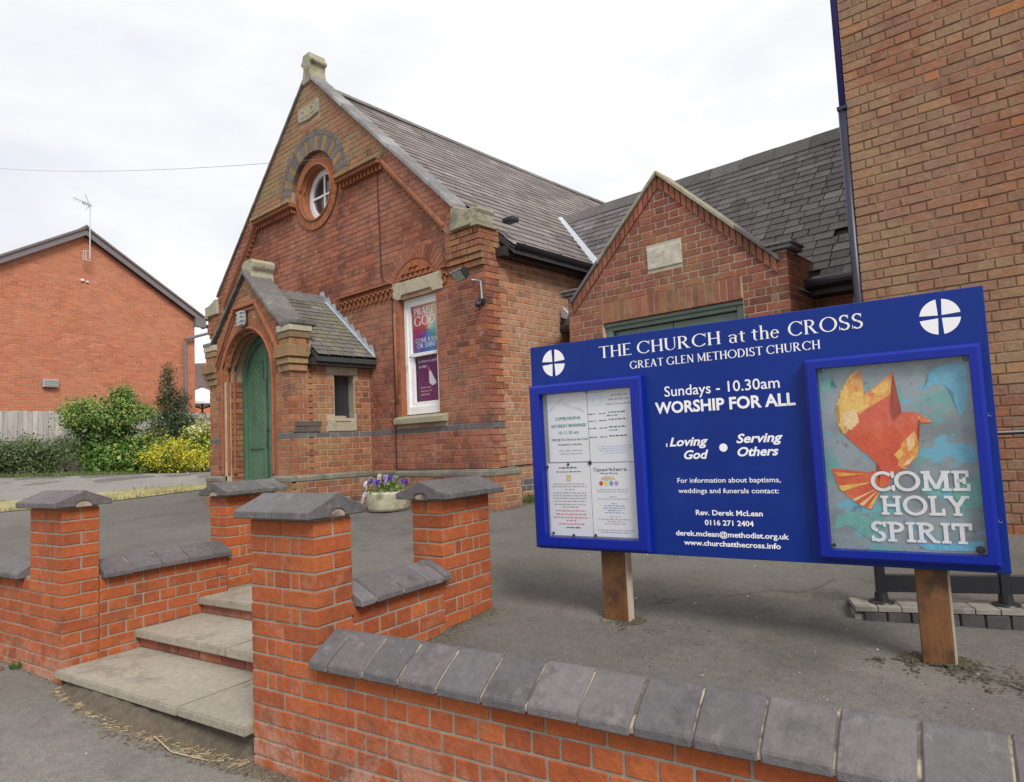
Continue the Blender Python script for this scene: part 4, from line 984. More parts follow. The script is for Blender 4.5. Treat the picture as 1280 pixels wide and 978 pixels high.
MB().prism([(PA-.15, 3.72), (PA+.15, 3.72), (PA+.11, 3.92), (PA+.16, 3.98), (PA+.17, 4.05), (PA+.10, 4.10), (PA-.10, 4.10), (PA-.17, 4.05), (PA-.16, 3.98), (PA-.11, 3.92)], PY+.03, PY+.36).build('finial', STONE_L, PO, bevel=.012)
# porch roof
PRZ, PEX, PEZ = 3.71, -7.50, 2.635
ps = math.atan2(PRZ-PEZ, PEX-PA); PL = math.hypot(PRZ-PEZ, PEX-PA)
MB().prism([(PEX, PEZ-.03), (PA, PRZ-.03), (2*PA-PEX, PEZ-.03), (2*PA-PEX, PEZ-.08), (PA, PRZ-.10), (PEX, PEZ-.08)], PY+.28, YF).build('roof_deck', DECK, PO)
lay_slates(PO, slates(roof_frame(PEX, PY+.29, PEZ, (0, 1, 0), (-math.cos(ps), 0, math.sin(ps))), YF-PY-.29, PL, .105, .19), SLATE_P, 120)
lay_slates(PO, slates(roof_frame(2*PA-PEX, YF, PEZ, (0, -1, 0), (math.cos(ps), 0, math.sin(ps))), YF-PY-.29, PL, .20, .3), SLATE_P, 0, rest='far_slates')
for i in range(3):
    y = PY+.30+i*.305
    MB().prism([(PA-.17, PRZ-.12), (PA-.015, PRZ+.04), (PA+.015, PRZ+.04), (PA+.17, PRZ-.12), (PA+.15, PRZ-.14), (PA, PRZ+.01), (PA-.15, PRZ-.14)], y, y+.30).build('ridge_tile', RIDGE, PO)
MB().box(PX1-.01, PEX-.03, PY+.22, YF, PEZ-.125, PEZ-.035).build('eaves_board', SOFFIT, PO)
for i in range(9):   # stepped lead soakers up the wall
    x = PEX-.02-i*.145; z = PEZ+.02+(PRZ-PEZ)/(PA-PEX)*(x-PEX)
    MB().prism([(x, z), (x-.15, z+.125), (x-.15, z+.175), (x-.07, z+.175), (x-.02, z+.06)], YF-.014, YF-.006).build('lead_step', LEAD, PO)
MB().add([(PEX, YF-.055, PEZ+.03), (PEX, YF-.01, PEZ+.03), (PA, YF-.01, PRZ+.03), (PA, YF-.055, PRZ+.03)], [(0, 1, 2, 3)]).build('lead_flashing', LEAD, PO)
# cable down the facade
MB().tube([(-7.46, 5.58, 5.49), (-7.44, 5.585, 5.56), (-7.40, 5.585, 5.52), (-7.385, 5.56, 5.42)], .006, 6).tube([(-7.385, 5.56, 5.42), (-7.37, 5.53, 5.33), (-7.355, 5.66, 5.25), (-7.34, 5.668, 4.4), (-7.33, 5.667, 3.74), (-7.25, 5.655, 3.66), (-7.11, 5.64, 3.60), (-7.115, 5.665, 3.40), (-7.115, 5.665, 1.83), (-7.12, 5.59, 1.76), (-7.125, 5.665, 1.66), (-7.13, 5.665, 1.12)], .0065, 6).build('wall_cable', BLACK, CH)
MB().tube([(-7.13, 5.665, 1.12), (-6.3, 5.63, 1.118), (-5.36, 5.625, 1.122), (-5.31, 5.7, 1.125), (-5.355, 6.1, 1.13), (-5.36, 6.8, 1.14)], .006, 6).build('wall_cable', BLACK, CH)
# ------------------------------------------------------------------ church hall: gabled entrance and slate-roofed wing
HY, HL, HR, HA = 6.40, -4.735, -2.17, -3.455
HH = thing('church_hall', fr(-3.45, 6.4, .55), 'red brick hall entrance gable with stone plaque beside the chapel', 'church hall')
hz = lambda x: 4.215-.985*abs(x-HA)
HCL = [(.985, 1, 4.06+.985*HA), (-.985, 1, 4.06-.985*HA)]
lh = Laid(); zb = 2.70-.077*26
lh.face(I4, HY, fill(HL, HR, zb, 3.085, holes=[hole_rect(-4.26, -2.62, .3, 2.93)], corner=(.1025, .215), joint=.011), BR_HALL)
lh.face(I4, HY, fill(HL, HR, 3.085, 4.2, par0=1, holes=[hole_rect(-4.26, -2.62, .3, 2.93), hole_rect(-3.64, -3.235, 3.19, 3.42)], clips=HCL, corner=(.1025, .215), joint=.011), BR_HALL)
lh.face(fr(HR, HY, 0, 90), 0, fill(0, .75, zb, 3.1, side=1, anchor=0, lead=(.1125, .225)), BR_HALL)
# soldier course over the doors
lh.face(I4, HY-.002, [([(x, 2.70), (x+.062, 2.70), (x+.062, 2.925), (x, 2.925)], .10, None, True) for x in [-4.255+i*.0743 for i in range(22)]], BR_HALL)
# bricks on edge following the slopes
for sg in (1, -1):
    n = 19; X0, X1 = HA+1.19, HA
    for i in range(n):
        a, b = X0+(X1-X0)*i/n, X0+(X1-X0)*(i+1)/n-.009*(-1 if X1 > X0 else 1)*1
        b = X0+(X1-X0)*(i+1)/n+.010
        f = (lambda x: x) if sg > 0 else (lambda x: 2*HA-x)
        za, zb_ = 4.185-.985*(a-HA), 4.185-.985*(b-HA)
        lh.face(I4, HY-.018, [([(f(a), za-.125), (f(a), za), (f(b), zb_), (f(b), zb_-.125)], .10, None, False)], BR_HALL)
lh.finish(HH, 'brick', 300, 'brickwork')
ex_ = [(HL+.005, .3), (HR-.005, .3), (HR-.005, 3.09), (HA+1.05, 3.09), (HA, 4.15), (HA-1.05, 3.09), (HL+.005, 3.09)]
plate([ex_, [(-4.26, .4), (-2.62, .4), (-2.62, 2.71), (-4.26, 2.71)]], HY+.007, HY+.25).build('gable_wall', MORT_LIGHT, HH)
MB().box(HR-.2, HR-.006, HY+.2, 7.2, .3, 3.05).box(HL+.005, HL+.2, HY+.2, 7.2, .3, 3.05).build('side_wall', MORT_LIGHT, HH)
for sg in (1, -1):
    f = (lambda x: x) if sg > 0 else (lambda x: 2*HA-x)
    for k in range(3):
        a, b = HA+1.22*(3-k)/3, HA+1.22*(2-k)/3
        MB().prism([(f(a), 4.19-.985*(a-HA)), (f(b+.004), 4.19-.985*(b-HA)), (f(b+.004), 4.24-.985*(b-HA)), (f(a), 4.24-.985*(a-HA))], HY-.05, HY+.28).build('verge_coping', STONE_L if k else RIDGE, HH, bevel=.006)
    a, b = sorted((f(HA+1.12), f(HA+1.345)))
    MB().box(a, b, HY-.045, HY+.27, 3.095, 3.135).build('kneeler_tile', RIDGE, HH, bevel=.008)
    a, b = sorted((f(HA+1.10), f(HA+1.36)))
    MB().box(a, b, HY-.06, HY+.29, 3.137, 3.165).build('kneeler_tile', RIDGE, HH, bevel=.008)
pq = MB().box(-3.64, -3.235, HY-.008, HY+.06, 3.19, 3.42).build('date_plaque', simple('plaque_limestone', [(.50,.46,.38)], .9, .2, 14, .8, 60, .004, stains=[((.34,.34,.25), 11, .5, .66, .6)]), HH, bevel=.006)
MB().box(-3.575, -3.565, HY-.011, HY-.004, 3.265, 3.36).ring(-3.515, 3.335, .014, .022, HY-.011, HY-.004, 0, 360, 14).prism([(-3.498, 3.33), (-3.49, 3.33), (-3.50, 3.262), (-3.51, 3.262)], HY-.011, HY-.004).box(-3.43, -3.42, HY-.011, HY-.004, 3.265, 3.36).build('carving', MATS['plaque_limestone'], pq)
FD = MB().box(-4.26, -4.17, HY+.06, HY+.14, .5, 2.70).box(-2.71, -2.62, HY+.06, HY+.14, .5, 2.70).box(-4.17, -2.71, HY+.06, HY+.14, 2.61, 2.70).box(-4.26, -2.62, HY+.03, HY+.06, 2.655, 2.698).build('door_frame', GREEN2, HH, bevel=.006)
for a, b in ((-4.16, -3.445), (-3.435, -2.72)):
    dl = MB().box(a, b, HY+.11, HY+.15, .55, 2.60).build('door_leaf', GREEN2, HH)
    x = a+.09
    for i in range(4): MB().box(x+i*.14, x+.13+i*.14, HY+.102, HY+.111, 1.0, 2.47).build('door_board', GREEN2, dl, bevel=.002)
# wing
ww = Laid()
FW2 = I4
ww.face(FW2, 7.15, fill(-5.3, 2.8, zb, 2.80, bond='flemish', anchor=-2.17, side=-1, holes=[hole_rect(-4.7, -2.2, 0, 9)]), BR_HALL)
WG = MB().box(-5.3, 2.8, 7.157, 7.45, .3, 2.95).build('wing_wall', MORT_BROWN, HH)
ww.face(FW2, 7.15, fill(-2.16, 2.8, zb, 2.70, bond='flemish', anchor=-2.16, side=1, holes=[hole_rect(-1.78, -.9, 2.4, 2.72)]), BR_HALL)
ww.face(FW2, 7.148, [([(x, 2.48), (x+.062, 2.48), (x+.062, 2.70), (x, 2.70)], .09, None, True) for x in [-1.80+i*.0743 for i in range(13)]], BR_HALL)
ww.finish(WG, 'brick', 60, 'brickwork', occl=False)
wl = math.hypot(WR_Z-WE_Z, WR_Y-WE_Y); wc, wsn = (WR_Y-WE_Y)/wl, (WR_Z-WE_Z)/wl
WFR = roof_frame(-6.9, WE_Y, WE_Z, (1, 0, 0), (0, wc, wsn))
def keep_w(x, u):
    if rnd() < .018 and u < 2.2: return False
    X = -6.9+x; z = WE_Z+u*wsn; y = WE_Y+u*wc
    zm = EZ+(RZ-EZ)/(AX-EX)*(X-EX)
    if X < EX+.02 and z < zm+.0: return False
    if X < XC+.1 and z < 3.78: return False
    if -4.7 < X < -2.2 and z < 3.80-.985*abs(X-HA): return False
    return True
lay_slates(HH, slates(WFR, 9.6, wl, .128, .19, keep_w, .35), SLATE_H, 300)
WB = roof_frame(2.7, 2*WR_Y-WE_Y, WE_Z, (-1, 0, 0), (0, -wc, wsn))
lay_slates(HH, slates(WB, 8.0, wl, .30, .45), SLATE_H, 0, rest='far_slates')
MB().prismx([(WE_Y, WE_Z-.03), (WR_Y, WR_Z-.035), (2*WR_Y-WE_Y, WE_Z-.03), (2*WR_Y-WE_Y, WE_Z-.10), (WR_Y, WR_Z-.12), (WE_Y, WE_Z-.10)], -5.25, 2.7).build('roof_deck', DECK, HH)
MB().prismx([(WR_Y-1.13, WR_Z-.035-1.13*(WR_Z-WE_Z)/(WR_Y-WE_Y)), (WR_Y, WR_Z-.035), (WR_Y, WR_Z-.10), (WR_Y-1.1, WR_Z-.10-1.13*(WR_Z-WE_Z)/(WR_Y-WE_Y))], -6.5, -5.20).build('roof_deck', DECK, HH)
x = -6.62
while x < 2.6:
    MB().prismx([(WR_Y-.17, WR_Z-.155), (WR_Y-.015, WR_Z+.05), (WR_Y+.015, WR_Z+.05), (WR_Y+.17, WR_Z-.155), (WR_Y+.15, WR_Z-.17), (WR_Y, WR_Z+.01), (WR_Y-.15, WR_Z-.17)], x, x+.445).build('ridge_tile', RIDGE if rnd() < .3 else SLATE_H, HH, Matrix.Translation((0, 0, (rnd()-.5)*.012)))
    x += .45
MB().tube([(-5.2, WE_Y-.06, WE_Z-.05), (2.7, WE_Y-.06, WE_Z-.05)], .055, 10).build('gutter', GUTTER, HH)
MB().box(-2.2, 2.7, WE_Y-.01, WE_Y+.24, WE_Z-.16, WE_Z-.055).build('fascia', SOFFIT, HH)
MB().prismx([(6.85, 2.86), (7.0, 2.72), (7.14, 2.76), (7.10, 2.95)], -2.14, -2.02).build('eaves_corbel', STONE, HH, bevel=.01)
# valley: bright metal flashing between the two roofs
va, vb = Vector((-5.19, 7.70, 3.765)), Vector((-6.66, 8.86, 5.06))
o1 = Vector((-.13, .0, .118)); o2 = Vector((.13, .0, .02))
MB().add([va+Vector((.10, 0, .035)), va+Vector((-.02, .0, .035)), vb+Vector((-.02, 0, .06)), vb+Vector((.07, 0, .06))], [(0, 1, 2, 3)]).build('valley_flashing', LEAD_W, HH)
# small roofs of the entrance gable
for sg in (1, -1):
    if sg > 0: M_ = roof_frame(HR+.02, HY+.27, 2.72, (0, 1, 0), (-.71, 0, .70))
    else: M_ = roof_frame(HL-.02, 8.2, 2.72, (0, -1, 0), (.71, 0, .70))
    lay_slates(HH, slates(M_, 1.66, 1.50, .17, .25, (lambda q, u: (HY+.27+q) < WE_Y+(2.72+u*.70-WE_Z)/wsn*wc+.1) if sg > 0 else (lambda q, u: (8.2-q) < WE_Y+(2.72+u*.70-WE_Z)/wsn*wc+.1)), SLATE_H, 0, rest='small_roof_slates')
MB().prism([(HL+.01, 2.70), (HA, 3.86), (HR-.01, 2.70), (HR-.01, 2.65), (HL+.01, 2.65)], HY+.26, 7.1).build('small_roof_deck', DECK, HH)
# ------------------------------------------------------------------ tall plain building on the right
RY, RX = 6.0, -1.46
RB = thing('brick_building', fr(1.5, RY, .5), 'tall plain brown brick wall rising out of the picture at the right edge', 'building')
lb = Laid()
lb.face(I4, RY, fill(RX, 6.5, .35, 9.6, bond='flemish', anchor=RX, side=1, corner=(.1025, .215), joint=.011), BR_RIGHT, jit=.004, rot=.014)
lb.face(fr(RX, 7.6, 0, -90), 0, fill(0, 1.5, .35, 9.6, bond='flemish', anchor=1.5, side=-1), BR_RIGHT)
lb.finish(RB, 'brick', 300, 'brickwork')
MB().box(RX+.006, 6.5, RY+.007, 7.6, .2, 9.6).build('wall', simple('mortar_smeared_brown', [(.27,.165,.108)], .95, .3, 5, .9, 80, .004, stains=[((.15,.10,.075), 6, .5, .62, .5), ((.38,.28,.19), 3, .55, .68, .6)]), RB)
MB().box(RX-.05, 6.6, RY-.05, 7.7, 9.6, 9.75).build('roof_slab', CONC, RB)
MB().tube([(RX-.030, RY+.02, 4.05), (RX-.030, RY+.02, 9.6)], .027, 10).build('downpipe', FRINGE_BLUE, RB, smooth=True)
MB().tube([(RX-.034, RY+.02, .45), (RX-.034, RY+.02, 4.08)], .034, 10).build('downpipe', NAVY2, RB, smooth=True)
for z in (2.2, 4.05, 6.0, 8.0): MB().box(RX-.068, RX+.01, RY-.018, RY+.06, z, z+.03).build('pipe_clip', NAVY2, RB)
MB().box(-1.82, -1.30, 7.12, 7.15, 2.42, 2.68).build('notice_plate', WHITE, HH, bevel=.01)
MB().box(-1.74, -1.38, 7.114, 7.12, 2.565, 2.61).build('printed_bar', BR_CHURCH, HH)
# ------------------------------------------------------------------ house far left
HM = fr(-25.162, 10.778, 1.39*(1-1.25), 97)@Matrix.Scale(1.25, 4); hx = lambda X: HM@Vector((X, 0, 0))
HO = thing('brick_house', HM@Matrix.Translation((-3, 0, 1)), 'modern orange brick house gable behind the board fence at far left', 'house')
hsl = .605; HAX, HAZ = -3.03, 7.36
lo = Laid()
lo.face(HM, 0, fill(-6.30, 0, 1.0, HAZ, pitch=.064, S=.19, H=.095, bond='plain', anchor=0, clips=[(hsl, 1, HAZ+hsl*HAX), (-hsl, 1, HAZ-hsl*HAX)]), BR_HOUSE, jit=.001)
lo.finish(HO, 'brick', 0, 'brickwork')
plate([[(-6.295, .9), (-.005, .9), (-.005, 5.48), (HAX, 7.33), (-6.295, 5.34)]], .005, 8).build('wall', simple('mortar_house', [(.42,.27,.19)], .95, .1, 5, .3), HO, HM)
for sg in (1, -1):
    f = (lambda x: x) if sg > 0 else (lambda x: 2*HAX-x)
    ez = HAZ-hsl*3.30
    MB().prism([(f(HAX), HAZ+.13), (f(HAX+3.30), ez+.13), (f(HAX+3.30), ez-.03), (f(HAX), HAZ-.04)], -.16, -.12).build('bargeboard', HSOFF, HO, HM)
    MB().prism([(f(HAX), HAZ-.03), (f(HAX+3.3), ez-.03), (f(HAX+3.3), ez+.02), (f(HAX), HAZ+.02)], -.12, .0).build('soffit', SOFFIT, HO, HM)
    MB().prism([(f(HAX), HAZ+.19), (f(HAX+3.36), ez+.155), (f(HAX+3.36), ez+.10), (f(HAX), HAZ+.13)], -.20, 8.2).build('roof', RTILE, HO, HM)
    MB().prism([(f(HAX+2.98), ez+.17), (f(HAX+3.30), ez-.03), (f(HAX+3.30), ez-.10), (f(HAX+2.98), ez-.10)], -.158, -.01).build('box_end', HSOFF, HO, HM)
MB().prism([(HAX-.12, HAZ+.12), (HAX, HAZ+.23), (HAX+.12, HAZ+.12)], -.20, 8.2).build('ridge_tile', HSOFF, HO, HM)
MB().tube([(.36, .2, 5.32), (.36, -.2, 5.32)], .055, 8).tube([(.36, -.12, 5.30), (.36, -.12, 5.10), (-.33, -.10, 4.86), (-.345, -.09, 4.80), (-.345, -.09, 1.0)], .042, 8).build('downpipe', HSOFF, HO, HM)
vt = MB().box(-3.96, -3.62, -.10, 0, 3.30, 3.50).build('wall_vent', GALV, HO, HM, bevel=.01)
for i in range(4): MB().box(-3.93, -3.65, -.12, -.10, 3.32+i*.045, 3.345+i*.045).build('louvre', LAMPG, vt, HM)
MB().box(-3.10, -3.03, -.05, 0, 6.12, 6.17).box(-2.97, -2.92, -.05, 0, 6.10, 6.14).build('wall_fixing', WHITE, HO, HM)
AN = thing('tv_aerial', HM@Matrix.Translation((HAX+.06, -.2, 6.7)), 'thin television aerial on a pole at the peak of the orange house', 'aerial')
MB().tube([(HAX+.05, -.25, 6.68), (HAX+.05, -.25, 8.16)], .014, 6).build('mast', GALV, AN, HM)
MB().box(HAX-.10, HAX+.08, -.26, -.22, 6.62, 6.64).box(HAX-.10, HAX+.08, -.26, -.22, 6.86, 6.88).tube([(HAX-.11, -.24, 6.63), (HAX-.11, -.24, 6.87)], .018, 5).tube([(HAX-.05, -.24, 6.63), (HAX-.05, -.24, 6.87)], .018, 5).build('bracket', GALV, AN, HM)
yg = MB().tube([(HAX+.12, -.25, 8.10), (HAX-.42, -.45, 8.13)], .008, 5)
for i in range(8):
    t_ = i/7; yg.tube([(HAX+.0-.42*t_, -.29-.15*t_-.0, 8.02+.02*t_), (HAX+.0-.42*t_, -.29-.15*t_, 8.16+.02*t_)], .004, 4)
yg.tube([(HAX+.02, -.3, 8.10), (HAX-.10, -.3, 8.36)], .010, 4).tube([(HAX+.02, -.3, 8.10), (HAX-.09, -.3, 7.92)], .010, 4).box(HAX-.16, HAX-.02, -.34, -.30, 8.08, 8.14)
yg.build('antenna', GALV, AN, HM)
# board fence in front of the house
FN = thing('board_fence', HM@Matrix.Translation((-3, -1.6, 1.1)), 'weathered grey vertical board fence below the orange house', 'fence')
x = -7.2
while x < -.55:
    w_ = .085+rnd()*.03; z = 2.60+(rnd()-.5)*.03
    MB().box(x, x+w_-.006, -1.6+(rnd()-.5)*.012, -1.578, 1.12, z).build('fence_board', FENCE, FN, HM, bevel=.003); x += w_
for x in (-7.1, -5.3, -3.5, -1.7, -.6): MB().box(x, x+.09, -1.57, -1.48, 1.0, 2.58).build('fence_post', FENCE, FN, HM)
for z in (1.4, 1.95, 2.45): MB().box(-7.2, -.55, -1.577, -1.54, z, z+.07).build('fence_rail', FENCE, FN, HM)
# far things seen through the gap
FH = fr(-38.2, 17.2, 0, 62)
fh = thing('brick_house', FH, 'distant house with pale bargeboard glimpsed between the orange house and the porch', 'house')
MB().prism([(-6, 1), (6, 1), (6, 5.05), (3.0, 6.35), (0, 5.05), (-6, 5.05)], 0, 7).build('wall', BR_HOUSE, fh, FH)
MB().prism([(-7, 4.9), (3, 4.9), (3, 7.0), (-7, 6.6)], .9, 5).build('roof', RTILE, fh, FH)
MB().prism([(-.1, 4.95), (3.0, 6.3), (3.0, 6.48), (-.1, 5.13)], -.25, -.1).prism([(6.1, 4.95), (3.0, 6.3), (3.0, 6.48), (6.1, 5.13)], -.25, -.1).build('bargeboard', CREAM, fh, FH)
PS = thing('parasol', fr(-30.1, 13.2, 1), 'open white garden parasol beyond the yellow shrub', 'parasol')
PM = fr(-30.1, 13.2, 0)
MB().lathe([(0, 4.50), (.5, 4.28), (1.45, 3.82), (1.46, 3.70), (1.40, 3.72), (.5, 4.2)], (0, 0, 0), 8).build('canopy', PARA, PS, PM)
MB().tube([(0, 0, 1), (0, 0, 4.5)], .045, 6).build('pole', BARK, PS, PM)
for k in range(8): a = k*math.pi/4+.39; MB().tube([(0, 0, 3.55), (1.0*math.cos(a), 1.0*math.sin(a), 3.86)], .018, 4).build('rib', BARK, PS, PM)
GW = fr(-27.2, 12.2, 0, 100)
gw = thing('garden_wall', GW, 'cream rendered wall beyond the yellow shrub beside the porch', 'wall')
MB().box(-1.5, 3, 0, .2, .9, 2.95).build('render', CREAM, gw, GW); MB().box(-1.55, 3.05, -.04, .24, 2.95, 3.02).build('coping', RTILE, gw, GW)
# ------------------------------------------------------------------ foliage
def leaves(n, blobs, size, mat, name, parent, shape=.5, droop=0., shell=.55, M=I4, seed=1, flat=0.):
    """blobs: (x,y,z,rx,ry,rz,weight); leaf quads spread through the blobs' outer volume, gathered in twigs"""
    rs = np.random.RandomState(seed); W_ = np.array([b[6] for b in blobs], float); W_ /= W_.sum()
    nt_ = max(1, n//7); bi = rs.choice(len(blobs), nt_, p=W_); B = np.array([b[:6] for b in blobs])[bi]
    d = rs.normal(size=(nt_, 3)); d /= np.linalg.norm(d, axis=1)[:, None]
    lump = 1+.16*np.sin(d[:, 0]*5+bi*1.7)*np.cos(d[:, 1]*4.3+bi)+.10*np.sin(d[:, 2]*9+bi*3)
    r = (shell+(1-shell)*rs.rand(nt_)**.6)*lump*np.where(rs.rand(nt_) < .05, 1.22, 1.)
    c = B[:, :3]+d*r[:, None]*B[:, 3:6]
    c = np.repeat(c, 7, 0); dd = np.repeat(d, 7, 0); k = len(c)
    c = c+rs.normal(size=(k, 3))*size*1.3
    nr = dd*.7+rs.normal(size=(k, 3))*.7+np.array([0, 0, .35]); nr /= np.linalg.norm(nr, axis=1)[:, None]
    t = rs.normal(size=(k, 3)); t[:, 2] -= droop; t -= nr*(t*nr).sum(1)[:, None]; t /= np.linalg.norm(t, axis=1)[:, None]
    b = np.cross(nr, t); s = size*(.45+1.1*rs.rand(k)**1.6)[:, None]
    V = np.stack([c, c+t*s*.5+b*s*shape*.5, c+t*s+nr*s*.1, c+t*s*.5-b*s*shape*.5], 1).reshape(-1, 3)
    me = bpy.data.meshes.new(name); me.vertices.add(len(V)); me.vertices.foreach_set('co', V.ravel())
    me.loops.add(k*4); me.loops.foreach_set('vertex_index', np.arange(k*4)); me.polygons.add(k); me.polygons.foreach_set('loop_start', np.arange(k)*4); me.polygons.foreach_set('loop_total', np.full(k, 4))
    me.update(); me.validate(); me.materials.append(mat)
    return tag(link(name, me, M, parent), kind='stuff')
def stems(p, n, h, spread, r, parent, name='stem'):
    for i in range(n):
        a = i*6.283/n+rnd(); q = [p]
        for k in range(1, 5): f = k/4; q.append((p[0]+math.cos(a)*spread*f+(rnd()-.5)*.08, p[1]+math.sin(a)*spread*f+(rnd()-.5)*.08, p[2]+h*f**.85))
        MB().tube(q, [r*(1-.75*k/4) for k in range(5)], 6).build(name, BARK, parent, smooth=True)
def shrub(name, x, y, label, cat, layers, st_=(5, 1.2, .5, .03), group=None, sc=1.):
    z = G(x, y); t = thing(name, fr(x, y, z), label, cat, group)
    stems((x, y, z-.05), st_[0], st_[1], st_[2], st_[3], t)
    for i, (n, blobs, size, mat, kw) in enumerate(layers):
        leaves(n, [(x+b[0]*sc, y+b[1]*sc, z+b[2]*(.5+.5*sc), b[3]*sc, b[4]*sc, b[5]*sc, b[6] if len(b) > 6 else 1) for b in blobs], size, mat, 'foliage', t, seed=int(abs(x*37+y*11))+i, **kw)
    return t
hd = Vector((.586, .81, 0)).normalized(); hn = Vector((-.81, .586, 0)).normalized()
# direction towards the camera from the planting strip
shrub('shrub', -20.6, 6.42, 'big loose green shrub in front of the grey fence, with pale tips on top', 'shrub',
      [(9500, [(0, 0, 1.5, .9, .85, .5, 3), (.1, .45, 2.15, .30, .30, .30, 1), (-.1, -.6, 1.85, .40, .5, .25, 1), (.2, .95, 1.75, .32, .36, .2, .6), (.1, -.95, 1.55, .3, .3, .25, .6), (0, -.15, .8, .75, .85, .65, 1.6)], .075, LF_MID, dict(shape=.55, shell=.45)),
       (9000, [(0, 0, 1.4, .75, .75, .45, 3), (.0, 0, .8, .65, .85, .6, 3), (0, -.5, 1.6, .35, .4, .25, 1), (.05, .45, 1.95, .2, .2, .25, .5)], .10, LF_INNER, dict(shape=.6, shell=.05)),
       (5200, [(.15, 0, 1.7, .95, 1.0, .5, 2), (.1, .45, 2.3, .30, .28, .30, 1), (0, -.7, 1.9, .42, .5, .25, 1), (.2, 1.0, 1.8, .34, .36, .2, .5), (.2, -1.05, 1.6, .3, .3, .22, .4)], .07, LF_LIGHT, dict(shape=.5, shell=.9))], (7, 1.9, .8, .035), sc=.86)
shrub('conifer', -21.3, 8.50, 'dark pointed conifer at the right corner of the orange house', 'tree',
      [(21000, [(0, .1, .7, .8, .95, .75, 3), (0, -.1, 1.35, .60, .62, .55, 2), (.05, -.15, 1.95, .34, .36, .5, 1), (.05, -.22, 2.45, .17, .17, .5, .5), (.05, -.22, 2.9, .07, .07, .3, .2), (.05, .25, 2.1, .12, .12, .38, .3), (0, .6, 1.25, .5, .5, .4, 1)], .075, LF_DARK, dict(shape=.3, shell=.5, droop=-.8))], (3, 2.2, .12, .05))
shrub('shrub', -19.55, 7.75, 'low golden yellow shrub at the roadside', 'shrub',
      [(5200, [(.1, -.15, .46, .45, .68, .36, 2), (.15, .40, .34, .38, .5, .28, 1)], .06, LF_YEL, dict(shape=.6, shell=.8)), (2000, [(0, 0, .30, .42, .7, .30, 2)], .06, LF_MID, dict(shape=.5, shell=.4))], (5, .5, .3, .015))
shrub('shrub', -19.95, 8.75, 'variegated yellow and green shrub beside the porch', 'shrub',
      [(4200, [(0, 0, .65, .55, .68, .55, 2), (.1, .3, .85, .4, .45, .4, 1)], .075, LF_MID, dict(shape=.65, shell=.45)), (3200, [(.12, .02, .80, .58, .70, .52, 2), (.15, .35, .90, .42, .45, .46, 1)], .07, LF_YEL, dict(shape=.65, shell=.93)),
       (260, [(.2, -.2, 1.2, .25, .3, .12, 1)], .07, leafmat('leaf_pale_flower', [(.45,.50,.32),(.55,.58,.42)]), dict(shape=.8, shell=.8))], (5, 1.0, .35, .02))
shrub('shrub', -20.1, 7.0, 'mid green leafy shrub filling the gap between hedge and yellow shrub', 'shrub',
      [(7500, [(0, 0, .45, .55, .85, .50, 2), (.05, .75, .38, .5, .55, .42, 1), (.0, -.85, .42, .5, .5, .45, 1)], .085, LF_MID, dict(shape=.6, shell=.5)), (1600, [(.1, 0, .5, .56, .95, .5, 1)], .08, LF_LIGHT, dict(shape=.6, shell=.92))], (6, .8, .4, .02))
shrub('shrub', -20.9, 7.75, 'olive yellow tipped shrub half hidden below the conifer', 'shrub',
      [(2600, [(0, 0, .75, .5, .6, .45, 2)], .07, leafmat('leaf_olive', [(.16,.19,.03),(.26,.25,.04),(.12,.16,.03),(.40,.36,.05)]), dict(shape=.55, shell=.7))], (4, .8, .3, .02))
shrub('shrub', -24.5, 13.2, 'rounded green bush under the parasol', 'shrub', [(3500, [(0, 0, 1.2, 1.3, 1.3, 1.0, 1)], .11, LF_MID, dict(shape=.6, shell=.6))], (4, 1.4, .5, .04))
# clipped hedge along the road
hp = thing('hedge', fr(-20.0, 4.3, 1.1), 'long low clipped grey-green hedge along the side road', 'hedge')
bl = []
for i in range(16):
    s = -4.9+i*.42; c = Vector((-20.0, 5.0, 0))+Vector((-.10, .995, 0))*(s*.62-.9); bl.append((c.x, c.y, G(c.x, c.y)+.42+(rnd()-.5)*.05, .42, .42, .44, 1))
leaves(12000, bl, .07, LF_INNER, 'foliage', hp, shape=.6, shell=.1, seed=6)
leaves(26000, bl, .055, LF_HEDGE, 'foliage', hp, shape=.5, shell=.62, seed=5)
MB().tube([(b[0], b[1], b[2]-.05) for b in bl], [.17]*len(bl), 8).build('inner_twigs', BARK, hp)
for i in range(0, 16, 3): b = bl[i]; MB().tube([(b[0], b[1], b[2]-.5), (b[0]+.03, b[1], b[2]+.1)], .025, 5).build('stem', BARK, hp)
for i, (x, y, n, h_) in enumerate(((-22.3, 5.9, 500, 1.0), (-22.2, 5.0, 420, .85), (-22.1, 4.1, 420, .9))):
    shrub('climber', x, y, ['ivy-like climber on the fence left of the big shrub', 'small dark climber halfway along the fence', 'brownish climber on the fence at the left picture edge'][i], 'climber', [(n*2, [(0, 0, h_*.75, .22, .32, h_*.4, 1)], .07, LF_HEDGE, dict(shape=.6, shell=.5))], (3, h_, .15, .012))
